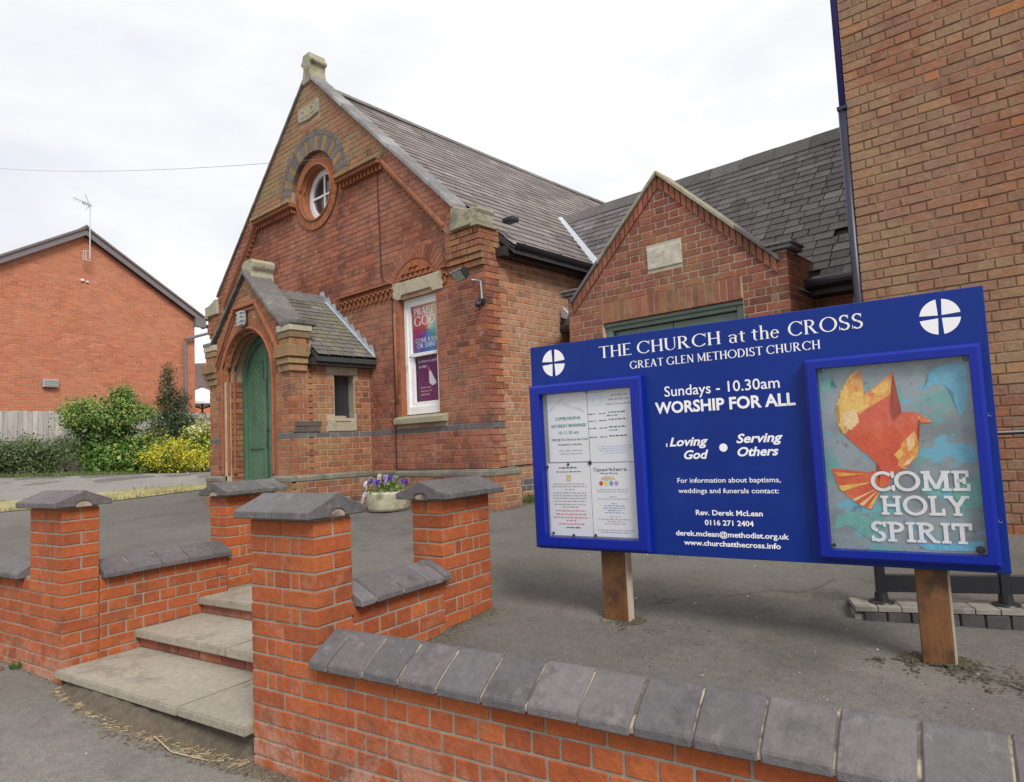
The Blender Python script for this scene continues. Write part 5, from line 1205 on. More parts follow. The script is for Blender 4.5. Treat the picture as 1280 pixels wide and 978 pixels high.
# ------------------------------------------------------------------ lettering
SM = fr(-2.05, 3.05, 0, 7.829)           # frame of the notice board
_zi = [0]
def txt(body, x, z, width, caph, mat, parent, M=SM, y=-.0012, bold=0., shear=0., align='L', name='lettering', space=1.):
    """baseline-left at (x,z); width and capital height in metres"""
    cu = bpy.data.curves.new('t', 'FONT'); cu.body = body; cu.size = 1; cu.offset = bold; cu.shear = shear; cu.space_character = space; cu.resolution_u = 3; cu.extrude = 0
    ob = bpy.data.objects.new('t', cu); COL.objects.link(ob); bpy.context.view_layer.update()
    me = bpy.data.meshes.new_from_object(ob); bpy.data.objects.remove(ob); bpy.data.curves.remove(cu)
    co = np.empty(len(me.vertices)*3); me.vertices.foreach_get('co', co); co = co.reshape(-1, 3)
    x0, x1 = co[:, 0].min(), co[:, 0].max(); sx = (width/(x1-x0)) if width else caph/.70; sz = caph/.70
    out = np.zeros_like(co); out[:, 0] = (co[:, 0]-x0)*sx; out[:, 2] = co[:, 1]*sz
    if align == 'C': out[:, 0] -= (x1-x0)*sx/2
    me.vertices.foreach_set('co', out.ravel()); me.name = name; me.materials.clear(); me.materials.append(mat); me.update()
    return link(name, me, M@Matrix.Translation((x, y, z)), parent)
def glyph(ch, T, t, sr, st_):
    """serif letter as flat pieces: polygons in units of capital height; returns (polys, advance)"""
    P = []
    def bar(x0, z0, x1, z1): P.append([(x0, z0), (x1, z0), (x1, z1), (x0, z1)])
    def ser(x, z, w_=None, up=True): w_ = T if w_ is None else w_; bar(x-w_/2-sr, z if up else z-st_, x+w_/2+sr, z+st_ if up else z)
    def stem(x, w_=None, z0=0, z1=1, s0=True, s1=True):
        w_ = T if w_ is None else w_; bar(x-w_/2, z0, x+w_/2, z1)
        if s0: ser(x, z0, w_)
        if s1: ser(x, z1, w_, False)
    def line(x0, z0, x1, z1, w_):
        h = w_/2*math.hypot(x1-x0, z1-z0)/abs(z1-z0); P.append([(x0-h, z0), (x0+h, z0), (x1+h, z1), (x1-h, z1)])
    def arc(cx, cz, rx, rz, a0, a1, thick=None, thin=None, n=20, f=None):
        th = T if thick is None else thick; tn = t if thin is None else thin
        for k in range(n):
            q = []
            for a in (a0+(a1-a0)*k/n, a0+(a1-a0)*(k+1)/n):
                r = R_(a); w_ = tn+(th-tn)*(f(a) if f else abs(math.cos(r))**1.4)
                q.append(((cx+(rx-w_)*math.cos(r), cz+(rz-w_)*math.sin(r)), (cx+rx*math.cos(r), cz+rz*math.sin(r))))
            P.append([q[0][0], q[0][1], q[1][1], q[1][0]])
    h = T/2+sr; tr = st_*2.6
    if ch == 'I': stem(h); adv = 2*h
    elif ch == 'H': stem(h); stem(h+.52); bar(h, .5-t/2, h+.52, .5+t/2); adv = .52+2*h
    elif ch == 'T': stem(.36, s1=False); bar(.0, 1-t, .72, 1); bar(0, 1-tr, st_, 1); bar(.72-st_, 1-tr, .72, 1); adv = .72
    elif ch in 'EL':
        stem(h, s1=(ch == 'L')); R = h+.46; bar(h, 0, R, t); bar(R-st_, 0, R, tr*1.1)
        if ch == 'E': ser(h, 1, T, False); bar(h, 1-t, R-.03, 1); bar(R-.03-st_, 1-tr, R-.03, 1); bar(h, .5-t/2, R-.14, .5+t/2); bar(R-.14-st_, .5-tr*.5, R-.14, .5+tr*.5)
        adv = R+.02
    elif ch == 'F': adv = .6
    elif ch in 'PRD':
        stem(h)
        if ch == 'D': bar(h, 0, h+.18, t); bar(h, 1-t, h+.18, 1); arc(h+.18, .5, .47, .5, -90, 90); adv = h+.68
        else:
            bar(h, 1-t, h+.16, 1); zb = .46 if ch == 'P' else .49; bar(h, zb, h+.16, zb+t); arc(h+.16, (1+zb)/2, .31, (1-zb)/2, -90, 90); adv = h+.50
            if ch == 'R': line(h+.20, zb+.02, h+.52, 0, T*.95); bar(h+.42, 0, h+.66, st_); adv = h+.68
    elif ch in 'CG':
        arc(.47, .5, .47, .52, 42, 318 if ch == 'C' else 325); bar(.80, .68, .80+st_, 1.0)
        if ch == 'C': adv = .86; (bar(.80, 0, .80+st_, .30) if st_ > .09 else None)
        else: bar(.80-T/2, 0.04, .80+T/2, .42); bar(.80-T/2-sr, .42-st_, .80+T/2+sr, .42); adv = .94
    elif ch == 'O': arc(.49, .5, .49, .52, 0, 360, n=36); adv = .98
    elif ch == 'S':
        g = lambda a: .62
        arc(.31, .745, .27, .275, 35, 180, T, t, f=lambda a: .25+.6*abs(math.cos(R_(a)))); arc(.31, .745, .27, .275, 180, 268, T, t, f=lambda a: .85)
        arc(.31, .25, .29, .28, 88, 0, T, t, f=lambda a: .85); arc(.31, .25, .29, .28, 0, -145, T, t, f=lambda a: .25+.6*abs(math.cos(R_(a))))
        bar(.50, .74, .50+st_, 1.0); bar(.03, 0, .03+st_, .27); adv = .62
    elif ch == 'U': stem(h, s0=False, z0=.3); stem(h+.54, t*1.2, s0=False, z0=.3); arc(h+.27-.02, .32, .27+T/2-.02, .34, 180, 360, T, t, f=lambda a: max(0, -math.cos(R_(a)))**.8); adv = h+.54+t+sr
    elif ch == 'N': stem(h, t*1.2, s1=True); stem(h+.56, t*1.2, s0=False); line(h, 1, h+.56, 0, T); adv = h+.56+t+sr
    elif ch == 'M': stem(h, t*1.2 if T > t*1.5 else T); stem(h+.72, T); line(h, 1, h+.36, .1, T*.95); line(h+.36, .1, h+.72, 1, t*1.15); adv = .72+2*h
    elif ch == 'A': line(.08, 0, .36, 1, t*1.2); line(.36, 1, .66, 0, T); bar(.16, .30, .56, .30+t); ser(.08, 0, t); ser(.66, 0, T); adv = .66+h
    elif ch == 'Y': stem(.40, z0=0, z1=.48, s1=False); line(.40, .45, .10, 1, T); line(.40, .45, .72, 1, t*1.2); ser(.10, 1, T, False); ser(.72, 1, t, False); adv = .82
    elif ch == 'a': arc(.20, .20, .20, .215, 60, 300, T*.95, t); bar(.34, .0, .34+T, .45); arc(.21, .44, .21+.0+T*.7, .21, 0, 150, T, t*.9); bar(.34, 0, .34+T+sr, st_); bar(.2, .34, .36, .34+t); adv = .34+T+sr+.03
    elif ch == 't': bar(.12, .12, .12+T, .82); bar(0, .60, .40, .60+t); arc(.30, .15, .18, .165, 180, 290, T, t); adv = .42
    elif ch == 'h': bar(h-T/2, 0, h+T/2, 1.06); ser(h, 0); bar(h-T/2-sr, 1.06-st_, h, 1.06); arc(h+.20, .42, .22, .24, 0, 140, T, t); bar(h+.42-T, 0, h+.42, .44); ser(h+.42-T/2, 0); adv = h+.42+sr
    elif ch == 'e': arc(.26, .31, .26, .33, 0, 320, T*.95, t); bar(.06, .33, .50, .33+t); adv = .54
    else: adv = .30
    return P, adv
def serif(body, x, z, width, caph, mat, parent, M=SM, y=-.0012, T=.135, t=.05, sr=.055, st_=.035, gap=.075, name='lettering', small=1.0, d=.0006, spw=.30):
    pieces = []; cur = 0
    for ch in body:
        if ch == ' ': cur += spw; continue
        P, adv = glyph(ch, T, t, sr, st_)
        pieces += [[(p[0]+cur, p[1]) for p in q] for q in P]; cur += adv+gap
    x0 = min(p[0] for q in pieces for p in q); x1 = max(p[0] for q in pieces for p in q)
    sx = width/(x1-x0); mb = MB()
    for i, q in enumerate(pieces):
        q = [(((p[0]-x0)*sx), p[1]*caph) for p in q]
        a = sum(q[k][0]*q[(k+1)%len(q)][1]-q[(k+1)%len(q)][0]*q[k][1] for k in range(len(q)))
        if a < 0: q = q[::-1]
        yy = -(i % 7)*.00012
        mb.add([(p[0], yy, p[1]) for p in q], [tuple(range(len(q)))])
    return mb.build(name, mat, parent, M@Matrix.Translation((x, y, z)))
# ------------------------------------------------------------------ the blue notice board
SG = thing('notice_board', SM@Matrix.Translation((.63, .05, .42)), 'large blue church notice board with white lettering on two timber posts', 'notice board')
BD = MB().box(-.455, 1.710, 0, .028, .795, 1.940).build('board', BLUEB, SG, SM, bevel=.003)
for x0, x1, mx1 in ((-.086, .052, 0), (1.378, 1.492, 0)):
    MB().box(x0, x1, .032, .098, .22, 1.86).build('post', WOOD, SG, SM, bevel=.004)
    MB().box(x1+.001, x1+.010, .034, .096, .34, .80).build('lit_post_side', WOOD_LIT, SG, SM, bevel=.002)  # thin pale strip: light on the post's side put into its colour
def case(x0, x1, z0, z1, gx0, gx1, gz0, gz1, name='display_case'):
    mb = MB(); d = .052
    o, i = [(x0, z0), (x1, z0), (x1, z1), (x0, z1)], [(gx0, gz0), (gx1, gz0), (gx1, gz1), (gx0, gz1)]
    b = [(x0+.004, z0+.004), (x1-.004, z0+.004), (x1-.004, z1-.004), (x0+.004, z1-.004)]
    m_ = [(x0+.014, z0+.014), (x1-.014, z0+.014), (x1-.014, z1-.014), (x0+.014, z1-.014)]
    L_ = [[(p[0], 0, p[1]) for p in o], [(p[0], -d+.012, p[1]) for p in o], [(p[0], -d, p[1]) for p in m_], [(p[0], -d, p[1]) for p in i], [(p[0], -.004, p[1]) for p in i]]
    for r in L_: mb.v += r
    for r in range(4):
        for k in range(4): mb.f.append((r*4+k, r*4+(k+1)%4, (r+1)*4+(k+1)%4, (r+1)*4+k))
    c = mb.build(name, BLUEF, SG, SM)
    MB().box(gx0, gx1, -.006, -.003, gz0, gz1).build('backing', simple('backing_grey', [(.28,.27,.27)], .8, .1, 5, 0) if 'backing_grey' not in MATS else MATS['backing_grey'], c, SM)
    return c
PANES = []
C1 = case(-.448, .236, .806, 1.712, -.380, .176, .865, 1.660)
C2 = case(1.022, 1.682, .822, 1.706, 1.072, 1.640, .866, 1.662)
MB().box(-.379, .175, -.034, -.0315, .866, 1.659).build('glass_pane', PANE, C1, SM); MB().box(1.073, 1.639, -.034, -.0315, .867, 1.661).build('glass_pane', PANE, C2, SM)
for x, z in ((1.692, 1.42), (1.692, 1.0)): MB().lathe([(0, -.003), (.006, -.002), (.007, 0)], (0, 0, 0), 10).build('screw', VINYL, SG, SM@Matrix.Translation((x, -.001, z))@Matrix.Rotation(R_(90), 4, 'X'))
def roundel(cx, cz, rx, rz, gp):
    for q in range(4):
        pts = []
        s1, s2 = (1, 1, -1, -1)[q], (1, -1, -1, 1)[q]
        # quarter with its arms flaring outwards
        a0, a1 = 8, 82
        pts = [(s1*gp*.55, s2*gp*.5)]+[(s1*rx*math.cos(R_(a0+(a1-a0)*k/14)), s2*rz*math.sin(R_(a0+(a1-a0)*k/14))) for k in range(15)]
        if s1*s2 < 0: pts = pts[::-1]
        MB().add([(cx+p[0], 0, cz+p[1]) for p in pts], [tuple(range(len(pts)))]).build('cross_roundel_quarter', VINYL, BD, SM@Matrix.Translation((0, -.0012, 0)))
roundel(-.302, 1.836, .073, .076, .012); roundel(1.555, 1.834, .073, .074, .012)
serif('THE CHURCH', -.013, 1.830, .660, .063, VINYL, BD); serif('at the', .685, 1.828, .235, .063, VINYL, BD, T=.125); serif('CROSS', .960, 1.827, .310, .065, VINYL, BD)
serif('GREAT GLEN METHODIST CHURCH', .162, 1.755, .930, .040, VINYL, BD, T=.15, t=.065, gap=.07)
txt('Sundays - 10.30am', .343, 1.594, .562, .052, VINYL, BD, bold=.006)
txt('WORSHIP FOR ALL', .288, 1.510, .680, .056, VINYL, BD, bold=.03)
for s_, x, z, w_ in (('Loving', .353, 1.341, .197), ('God', .425, 1.275, .124), ('Serving', .688, 1.345, .213), ('Others', .690, 1.282, .188)): txt(s_, x, z, w_, .042, VINYL, BD, bold=.028, shear=.28)
MB().add([(.624+.020*math.cos(a), 0, 1.325+.020*math.sin(a)) for a in [k*math.pi/12 for k in range(24)]], [tuple(range(24))]).build('dot', VINYL, BD, SM@Matrix.Translation((0, -.0012, 0)))
MB().add([(.335, 0, 1.338), (.341, 0, 1.338), (.341, 0, 1.356), (.335, 0, 1.356)], [(0, 1, 2, 3)]).build('paint_chip', VINYL, BD, SM@Matrix.Translation((0, -.0012, 0)))
for s_, x, z, w_, h_, b in (('For information about baptisms,', .382, 1.157, .495, .0235, .008), ('weddings and funerals contact:', .384, 1.106, .482, .0235, .008), ('Rev. Derek McLean', .466, .999, .320, .0245, .022), ('0116 271 2404', .508, .951, .233, .0245, .022),
     ('derek.mclean@methodist.org.uk', .357, .896, .538, .0245, .022), ('www.churchatthecross.info', .396, .851, .460, .0245, .022)): txt(s_, x, z, w_, h_, VINYL, BD, bold=b)
# ---- dove poster
POS = thing('poster', SM@Matrix.Translation((1.35, -.012, .87)), 'grey and turquoise poster of a fiery orange bird in the right-hand display case', 'poster')
t = NT('poster_ground'); c = t.mix(t.rng(t.noise(5.5, 4, .6), .35, .65, 0, 1, True), (.19,.21,.225), (.28,.33,.35))
c = t.mix(t.rng(t.noise(4.3, 5, .65, stretch=(1, 1, 1.5)), .49, .60, 0, .75, True), c, (.10,.36,.33)); c = t.mix(t.rng(t.noise(6.1, 4, .6, stretch=(.8, 1, 1.6)), .58, .65, 0, .85, True), c, (.12,.42,.56)); c = t.mix(t.rng(t.noise(11, 5, .7), .60, .68, 0, .6, True), c, (.09,.085,.10))
PG = t.fin(c, .5)
def flat(pts, mat, name, parent, y, M=SM):
    a = sum(pts[k][0]*pts[(k+1)%len(pts)][1]-pts[(k+1)%len(pts)][0]*pts[k][1] for k in range(len(pts)))
    if a < 0: pts = pts[::-1]
    bm = bmesh.new(); f = bm.faces.new([bm.verts.new((x, y, z)) for x, z in pts]); bmesh.ops.triangulate(bm, faces=[f]); me = bpy.data.meshes.new(name); bm.to_mesh(me); bm.free(); me.materials.append(mat)
    return link(name, me, M, parent)
MB().box(1.074, 1.639, -.0095, -.008, .867, 1.660).build('sheet', PG, POS, SM)
def pr(n, c): return simple('print_'+n, [c], .55, .14, 22, 0, fine=.1)
TQ, SB = pr('turquoise', (.14,.36,.33)), pr('sky_blue', (.14,.40,.54))
for i, (pts, m) in enumerate(([([(1.50,1.61),(1.54,1.63),(1.60,1.635),(1.628,1.62),(1.625,1.52),(1.61,1.44),(1.59,1.42),(1.58,1.47),(1.575,1.52),(1.55,1.55),(1.51,1.555),(1.47,1.535),(1.45,1.54),(1.49,1.57)], SB), ([(1.35,1.53),(1.385,1.56),(1.40,1.51),(1.375,1.47),(1.355,1.50)], TQ), ([(1.08,1.63),(1.13,1.62),(1.12,1.58),(1.15,1.57),(1.08,1.555)], TQ),
     ([(1.56,1.30),(1.60,1.29),(1.635,1.28),(1.63,1.23),(1.58,1.235),(1.55,1.26)], SB), ([(1.09,1.27),(1.13,1.25),(1.10,1.19),(1.08,1.21)], TQ), ([(1.10,1.01),(1.17,1.03),(1.23,1.0),(1.28,.96),(1.24,.90),(1.20,.93),(1.15,.97),(1.09,.95)], TQ), ([(1.40,.90),(1.47,.905),(1.63,.92),(1.63,.88),(1.44,.875)], SB), ([(1.53,1.13),(1.62,1.16),(1.635,1.06),(1.57,1.04)], TQ), ([(1.44,1.16),(1.52,1.15),(1.50,1.09),(1.43,1.11)], TQ)])): flat(pts, m, 'paint_stroke', POS, -.0100-.00012*i)
RED, ORG, YLW, PALE = pr('red', (.62,.075,.035)), pr('orange', (.70,.20,.05)), pr('yellow', (.78,.44,.08)), pr('pale_peach', (.76,.46,.22))
def paint(nm, stops, sc, ang=None):      # brushed print colours running into one another
    t = NT(nm); n_ = t.noise(sc, 5, .7, stretch=(1, 1, .6)); c = t.ramp(t.rng(n_, .32, .68, 0, 1), stops); c = t.mix(1., c, t.rng(t.noise(90, 2), .3, .7, .9, 1.1), 'MULTIPLY'); return t.fin(c, .55)
RED = paint('print_red', [(.55,.06,.03), (.62,.09,.035), (.66,.16,.05)], 14); ORG = paint('print_orange', [(.64,.12,.035), (.70,.22,.05), (.78,.40,.08), (.66,.16,.04)], 16); YLW = paint('print_yellow', [(.74,.34,.06), (.80,.52,.12), (.72,.28,.05)], 22); PALE = paint('print_peach', [(.74,.36,.14), (.80,.58,.32), (.76,.44,.16)], 30)
dove = [(1.252,1.543),(1.258,1.534),(1.367,1.62),(1.351,1.526),(1.344,1.445),(1.352,1.409),(1.388,1.447),(1.427,1.449),(1.456,1.434),(1.495,1.403),(1.461,1.398),(1.439,1.391),(1.437,1.342),(1.44,1.307),(1.431,1.263),(1.41,1.237),(1.38,1.207),(1.353,1.202),(1.323,1.167),(1.32,1.14),(1.276,1.131),(1.25,1.20),(1.294,1.208),(1.276,1.24),(1.231,1.287),(1.185,1.334),(1.163,1.363),(1.20,1.40)]
w1 = [(1.163,1.363),(1.222,1.444),(1.252,1.543),(1.244,1.646)]; e0 = [(1.244,1.646),(1.207,1.622),(1.168,1.56),(1.147,1.505),(1.138,1.449),(1.147,1.392),(1.163,1.363)]
for i in range(6):
    a, b = e0[i], e0[i+1]
    for k in range(3):
        f0, f1 = k/3, (k+1)/3; p = (a[0]+(b[0]-a[0])*f0, a[1]+(b[1]-a[1])*f0); q = (a[0]+(b[0]-a[0])*f1, a[1]+(b[1]-a[1])*f1); w1 += [(p[0]-.007, p[1]+.001), (q[0]+.004, q[1]+.001)]
yy = -.0113
for pts, m in ((w1, YLW), ([(1.12,1.135),(1.095,1.218),(1.158,1.21),(1.248,1.197),(1.30,1.15),(1.276,1.12),(1.244,1.037),(1.214,1.05),(1.185,1.068),(1.15,1.10)], RED), (dove, RED), ([(1.367,1.62),(1.351,1.526),(1.253,1.469),(1.222,1.444),(1.251,1.53)], ORG), ([(1.244,1.646),(1.25,1.56),(1.20,1.53),(1.185,1.585)], ORG), ([(1.206,1.556),(1.274,1.523),(1.262,1.478),(1.215,1.453),(1.188,1.492)], YLW),
      ([(1.16,1.457),(1.216,1.477),(1.224,1.416),(1.188,1.381),(1.157,1.41)], PALE), ([(1.352,1.59),(1.34,1.54),(1.30,1.52),(1.28,1.55)], YLW), ([(1.378,1.318),(1.428,1.369),(1.44,1.307),(1.431,1.263),(1.38,1.207),(1.355,1.225)], ORG), ([(1.395,1.335),(1.42,1.36),(1.425,1.31),(1.40,1.28)], PALE), ([(1.37,1.22),(1.395,1.25),(1.42,1.262),(1.40,1.232)], PALE), ([(1.345,1.27),(1.375,1.30),(1.38,1.27),(1.36,1.25)], YLW),
      ([(1.276,1.131),(1.17,1.081),(1.182,1.074)], PALE), ([(1.275,1.122),(1.197,1.06),(1.212,1.052)], PALE), ([(1.285,1.125),(1.226,1.045),(1.242,1.04)], YLW), ([(1.25,1.155),(1.12,1.14),(1.135,1.115)], YLW), ([(1.456,1.434),(1.495,1.403),(1.461,1.398),(1.44,1.42)], ORG), ([(1.25,1.19),(1.11,1.20),(1.12,1.18)], ORG)):
    flat(pts, m, 'printed_bird_shape', POS, yy); yy -= .00012
SLT = simple('print_white', [(.74,.73,.75)], .6, .03, 9, 0)
kw = dict(T=.165, t=.150, sr=.085, st_=.125, gap=.045, y=yy-.0006)
serif('COME', 1.249, 1.118, .355, .082, SLT, POS, **kw); serif('HOLY', 1.280, 1.018, .316, .080, SLT, POS, **kw); serif('SPIRIT', 1.235, .906, .361, .083, SLT, POS, **kw)
for x, z, r_ in ((1.085, 1.652, .009), (1.628, 1.650, .011), (1.085, .882, .008), (1.616, .886, .016)): MB().lathe([(0, 0), (r_*.8, .001), (r_, .004), (r_*.6, .006)], (0, 0, 0), 12).build('magnet_pin', PIN, POS, SM@Matrix.Translation((x, yy-.007, z))@Matrix.Rotation(R_(-90), 4, 'X'))
# ---- four pinned notices
PAPER = simple('paper_white', [(.70,.70,.73)], .8, .03, 5, 0, fine=.01)
INK = {k: simple('ink_'+k, [v], .8, 0, 5, 0, fine=0) for k, v in dict(black=(.09,.09,.10), green=(.03,.20,.16), grey=(.34,.34,.36), blue=(.18,.28,.50), pink=(.62,.25,.30), lightblue=(.40,.47,.62), tan=(.56,.44,.33), red=(.55,.05,.05), yellow=(.75,.62,.08), violet=(.45,.25,.55)).items()}
def notice(x0, x1, z0, z1, label, y=-.0085, tilt=0):
    t = thing('notice_paper', SM@Matrix.Translation(((x0+x1)/2, y, z0)), label, 'notice', 'paper notices pinned in the left display case')
    MB().box(x0, x1, y, y+.0012, z0, z1).build('sheet', PAPER, t, SM); return t
def dashes(t, rows, ink, y, hgt=.0055):     # lines of print too small to read: separate word-sized dashes
    mb = MB()
    for cx_, z, w_ in rows:
        x = cx_-w_/2
        while x < cx_+w_/2:
            l = .008+rnd()*.020; l = min(l, cx_+w_/2-x); mb.add([(x, y, z), (x+l, y, z), (x+l, y, z+hgt*(.7+.3*rnd())), (x, y, z+hgt*.8)], [(0, 1, 2, 3)]); x += l+.006
    mb.build('print_lines', ink, t, SM)
Y_ = -.0095
n1 = notice(-.352, -.100, 1.276, 1.656, 'notice headed coffee drop-in with green lettering, upper left in the left case')
txt('COFFEE DROP-IN', -.304, 1.508, .158, .017, INK['green'], n1, y=Y_, bold=.02); txt('SATURDAY MORNINGS', -.332, 1.468, .218, .017, INK['green'], n1, y=Y_, bold=.02); txt('10-11.30 am', -.286, 1.430, .126, .017, INK['green'], n1, y=Y_, bold=.01)
txt('FREE @ The Church at the Cross', -.332, 1.394, .226, .012, INK['black'], n1, y=Y_, bold=.01); txt('Everybody is welcome', -.292, 1.367, .148, .011, INK['black'], n1, y=Y_, bold=.01)
txt("Here's a Chat", 0, 0, .115, .014, INK['lightblue'], n1, M=SM@Matrix.Translation((-.336, Y_, 1.558))@Matrix.Rotation(R_(-38), 4, 'Y'), y=0); txt('Have a Coffee', 0, 0, .135, .014, INK['tan'], n1, M=SM@Matrix.Translation((-.248, Y_, 1.592))@Matrix.Rotation(R_(20), 4, 'Y'), y=0)
dashes(n1, [(-.215, 1.335, .15), (-.21, 1.318, .14)], INK['grey'], Y_, .006)
n2 = notice(-.096, .172, 1.270, 1.655, 'notice with a preaching rota and small circular seal, upper right in the left case', -.0087)
mb = MB(); mb.ring(-.035, 1.604, .027, .0295, Y_, Y_+.0002, 0, 360, 20); mb.build('seal', INK['lightblue'], n2, SM)
dashes(n2, [(-.04, 1.645, .10)], INK['blue'], Y_, .005); dashes(n2, [(.095, 1.622, .10), (.095, 1.598, .13), (.09, 1.574, .15)], INK['grey'], Y_, .009)
for z in (1.528, 1.490, 1.450, 1.402): dashes(n2, [(-.072, z, .045), (-.008, z, .045)], INK['black'], Y_, .006); dashes(n2, [(.075, z+.003, .10)], INK['black'], Y_, .008)
dashes(n2, [(.05, 1.515, .07), (.05, 1.436, .05)], INK['black'], Y_, .006); dashes(n2, [(.05, 1.352, .20), (.05, 1.340, .19), (.05, 1.328, .17), (.05, 1.316, .13)], INK['lightblue'], Y_, .005)
n3 = notice(-.368, -.103, .872, 1.270, 'notice with small jug picture and pink paragraph, lower left in the left case')
dashes(n3, [(-.24, 1.240, .11)], INK['black'], Y_, .009); dashes(n3, [(-.235, 1.219, .16)], INK['black'], Y_, .006)
flat([(-.252, 1.170), (-.226, 1.170), (-.222, 1.203), (-.250, 1.205)], INK['tan'], 'picture', n3, Y_-.0001); flat([(-.246, 1.176), (-.232, 1.176), (-.230, 1.190), (-.244, 1.19)], INK['yellow'], 'picture', n3, Y_-.0003)
dashes(n3, [(-.235, z, w_) for z, w_ in ((1.152, .20), (1.138, .22), (1.122, .06), (1.103, .21), (1.088, .22), (1.074, .21), (1.058, .20), (1.040, .20), (1.026, .10))], INK['grey'], Y_, .006)
dashes(n3, [(-.235, z, w_) for z, w_ in ((1.005, .19), (.986, .19), (.968, .22), (.952, .06), (.933, .16))], INK['pink'], Y_, .008); dashes(n3, [(-.22, .914, .09)], INK['black'], Y_, .007)
n4 = notice(-.100, .170, .874, 1.266, 'notice headed Sparklers with coloured pictures, lower right in the left case', -.0087)
serif('S', -.082, 1.222, .022, .020, INK['black'], n4, y=Y_); txt('parklers', -.056, 1.222, .170, .018, INK['black'], n4, y=Y_, bold=.01); txt('Monday Morning', -.040, 1.206, .100, .009, INK['black'], n4, y=Y_, bold=.01)
for i, (x, k) in enumerate(((-.040, 'red'), (-.010, 'yellow'), (.020, 'blue'), (.050, 'violet'))):
    flat([(x+.012*math.cos(a), 1.157+.013*math.sin(a)) for a in [j*.628 for j in range(10)]], INK[k], 'picture', n4, Y_-.0002)
flat([(-.038, 1.175), (.0, 1.172), (.045, 1.177), (.035, 1.190), (-.01, 1.195), (-.035, 1.188)], INK['tan'], 'picture', n4, Y_-.0001); flat([(.0, 1.176), (.04, 1.179), (.03, 1.187)], INK['yellow'], 'picture', n4, Y_-.0003)
dashes(n4, [(.025, z, w_) for z, w_ in ((1.122, .18), (1.110, .18), (1.083, .04), (1.072, .18))], INK['grey'], Y_, .005); dashes(n4, [(.03, z, w_) for z, w_ in ((1.048, .03), (1.036, .12), (1.024, .13), (1.012, .08), (1.0, .11))], INK['blue'], Y_, .005)
dashes(n4, [(.03, z, w_) for z, w_ in ((.978, .06), (.965, .19), (.953, .09), (.941, .12), (.908, .21), (.896, .17))], INK['grey'], Y_, .005)
PN = thing('magnet_pins', SM@Matrix.Translation((-.1, -.012, 1.27)), 'black round pins holding the paper notices in the left case', 'pins')
for x, z, r_ in ((-.372, 1.652, .008), (-.100, 1.654, .007), (.166, 1.650, .007), (-.100, 1.268, .012), (-.235, 1.262, .008), (-.368, 1.250, .008), (.166, 1.256, .008), (-.350, .884, .008), (-.222, .876, .008), (-.088, .880, .008), (.166, .884, .006)):
    MB().lathe([(0, 0), (r_*.8, .001), (r_, .004), (r_*.6, .006)], (0, 0, 0), 12).build('pin', PIN, PN, SM@Matrix.Translation((x, -.016, z))@Matrix.Rotation(R_(-90), 4, 'X'))
# ------------------------------------------------------------------ posters in the chapel window
PP = thing('window_poster', fr(-6.60, 5.80, 2.64), 'multicoloured window poster reading praise God behind the upper sash', 'poster')
WP = I4
cx_, cz_ = -6.585, 2.93; rect = [(-6.872, 2.645), (-6.375, 2.645), (-6.375, 3.262), (-6.872, 3.262)]
wc_ = [(.42,.05,.06), (.50,.06,.07), (.55,.10,.09), (.58,.26,.10), (.62,.45,.22), (.45,.48,.32), (.22,.42,.36), (.10,.34,.30), (.08,.26,.32), (.08,.20,.42), (.07,.14,.45), (.10,.09,.34), (.16,.05,.22), (.32,.03,.12)]
for i, col_ in enumerate(wc_):
    a0 = 175-i*360/14; a1 = a0-360/14
    pts = [(cx_, cz_), (cx_+2*math.cos(R_(a0)), cz_+2*math.sin(R_(a0))), (cx_+2*math.cos(R_(a1)), cz_+2*math.sin(R_(a1)))]
    pts = clip_poly(pts, [(1, 0, -6.375), (-1, 0, 6.872), (0, 1, 3.262), (0, -1, -2.645)])
    if len(pts) > 2: flat(pts, pr('wedge%d' % i if False else 'fan_' + 'abcdefghijklmn'[i], col_), 'colour_wedge', PP, 5.806, WP)
kw = dict(M=WP, T=.15, t=.07, gap=.05)
serif('PRAISE', -6.835, 3.135, .40, .095, VINYL, PP, y=5.803, **kw); serif('GOD', -6.835, 2.995, .41, .125, VINYL, PP, y=5.803, **kw)
serif('COME RAIN', -6.82, 2.765, .42, .06, VINYL, PP, y=5.803, **kw); serif('OR SHINE', -6.79, 2.695, .37, .06, VINYL, PP, y=5.803, **kw)
PQ = thing('window_poster', fr(-6.60, 5.80, 1.99), 'purple window poster with a white tag shape behind the lower sash', 'poster')
MB().box(-6.83, -6.395, 5.824, 5.826, 1.985, 2.59).build('sheet', pr('purple', (.16,.02,.11)), PQ)
kw = dict(M=WP, y=5.822)
txt('Is there a point', -6.80, 2.505, .40, .034, VINYL, PQ, bold=.01, shear=.1, **kw); txt('to life?', -6.79, 2.435, .15, .034, VINYL, PQ, bold=.01, shear=.1, **kw)
for s_, z, w_ in (('Come in and', 2.165, .19), ('bring your own', 2.120, .21), ('questions', 2.075, .17)): txt(s_, -6.77, z, w_, .022, VINYL, PQ, **kw)
flat([(-6.60, 2.38), (-6.565, 2.385), (-6.46, 2.22), (-6.50, 2.20), (-6.545, 2.19), (-6.60, 2.23)], SLT, 'printed_tag', PQ, 5.8225, WP); flat([(-6.60, 2.38), (-6.62, 2.45), (-6.61, 2.45), (-6.575, 2.385)], INK['pink'], 'printed_string', PQ, 5.8222, WP)
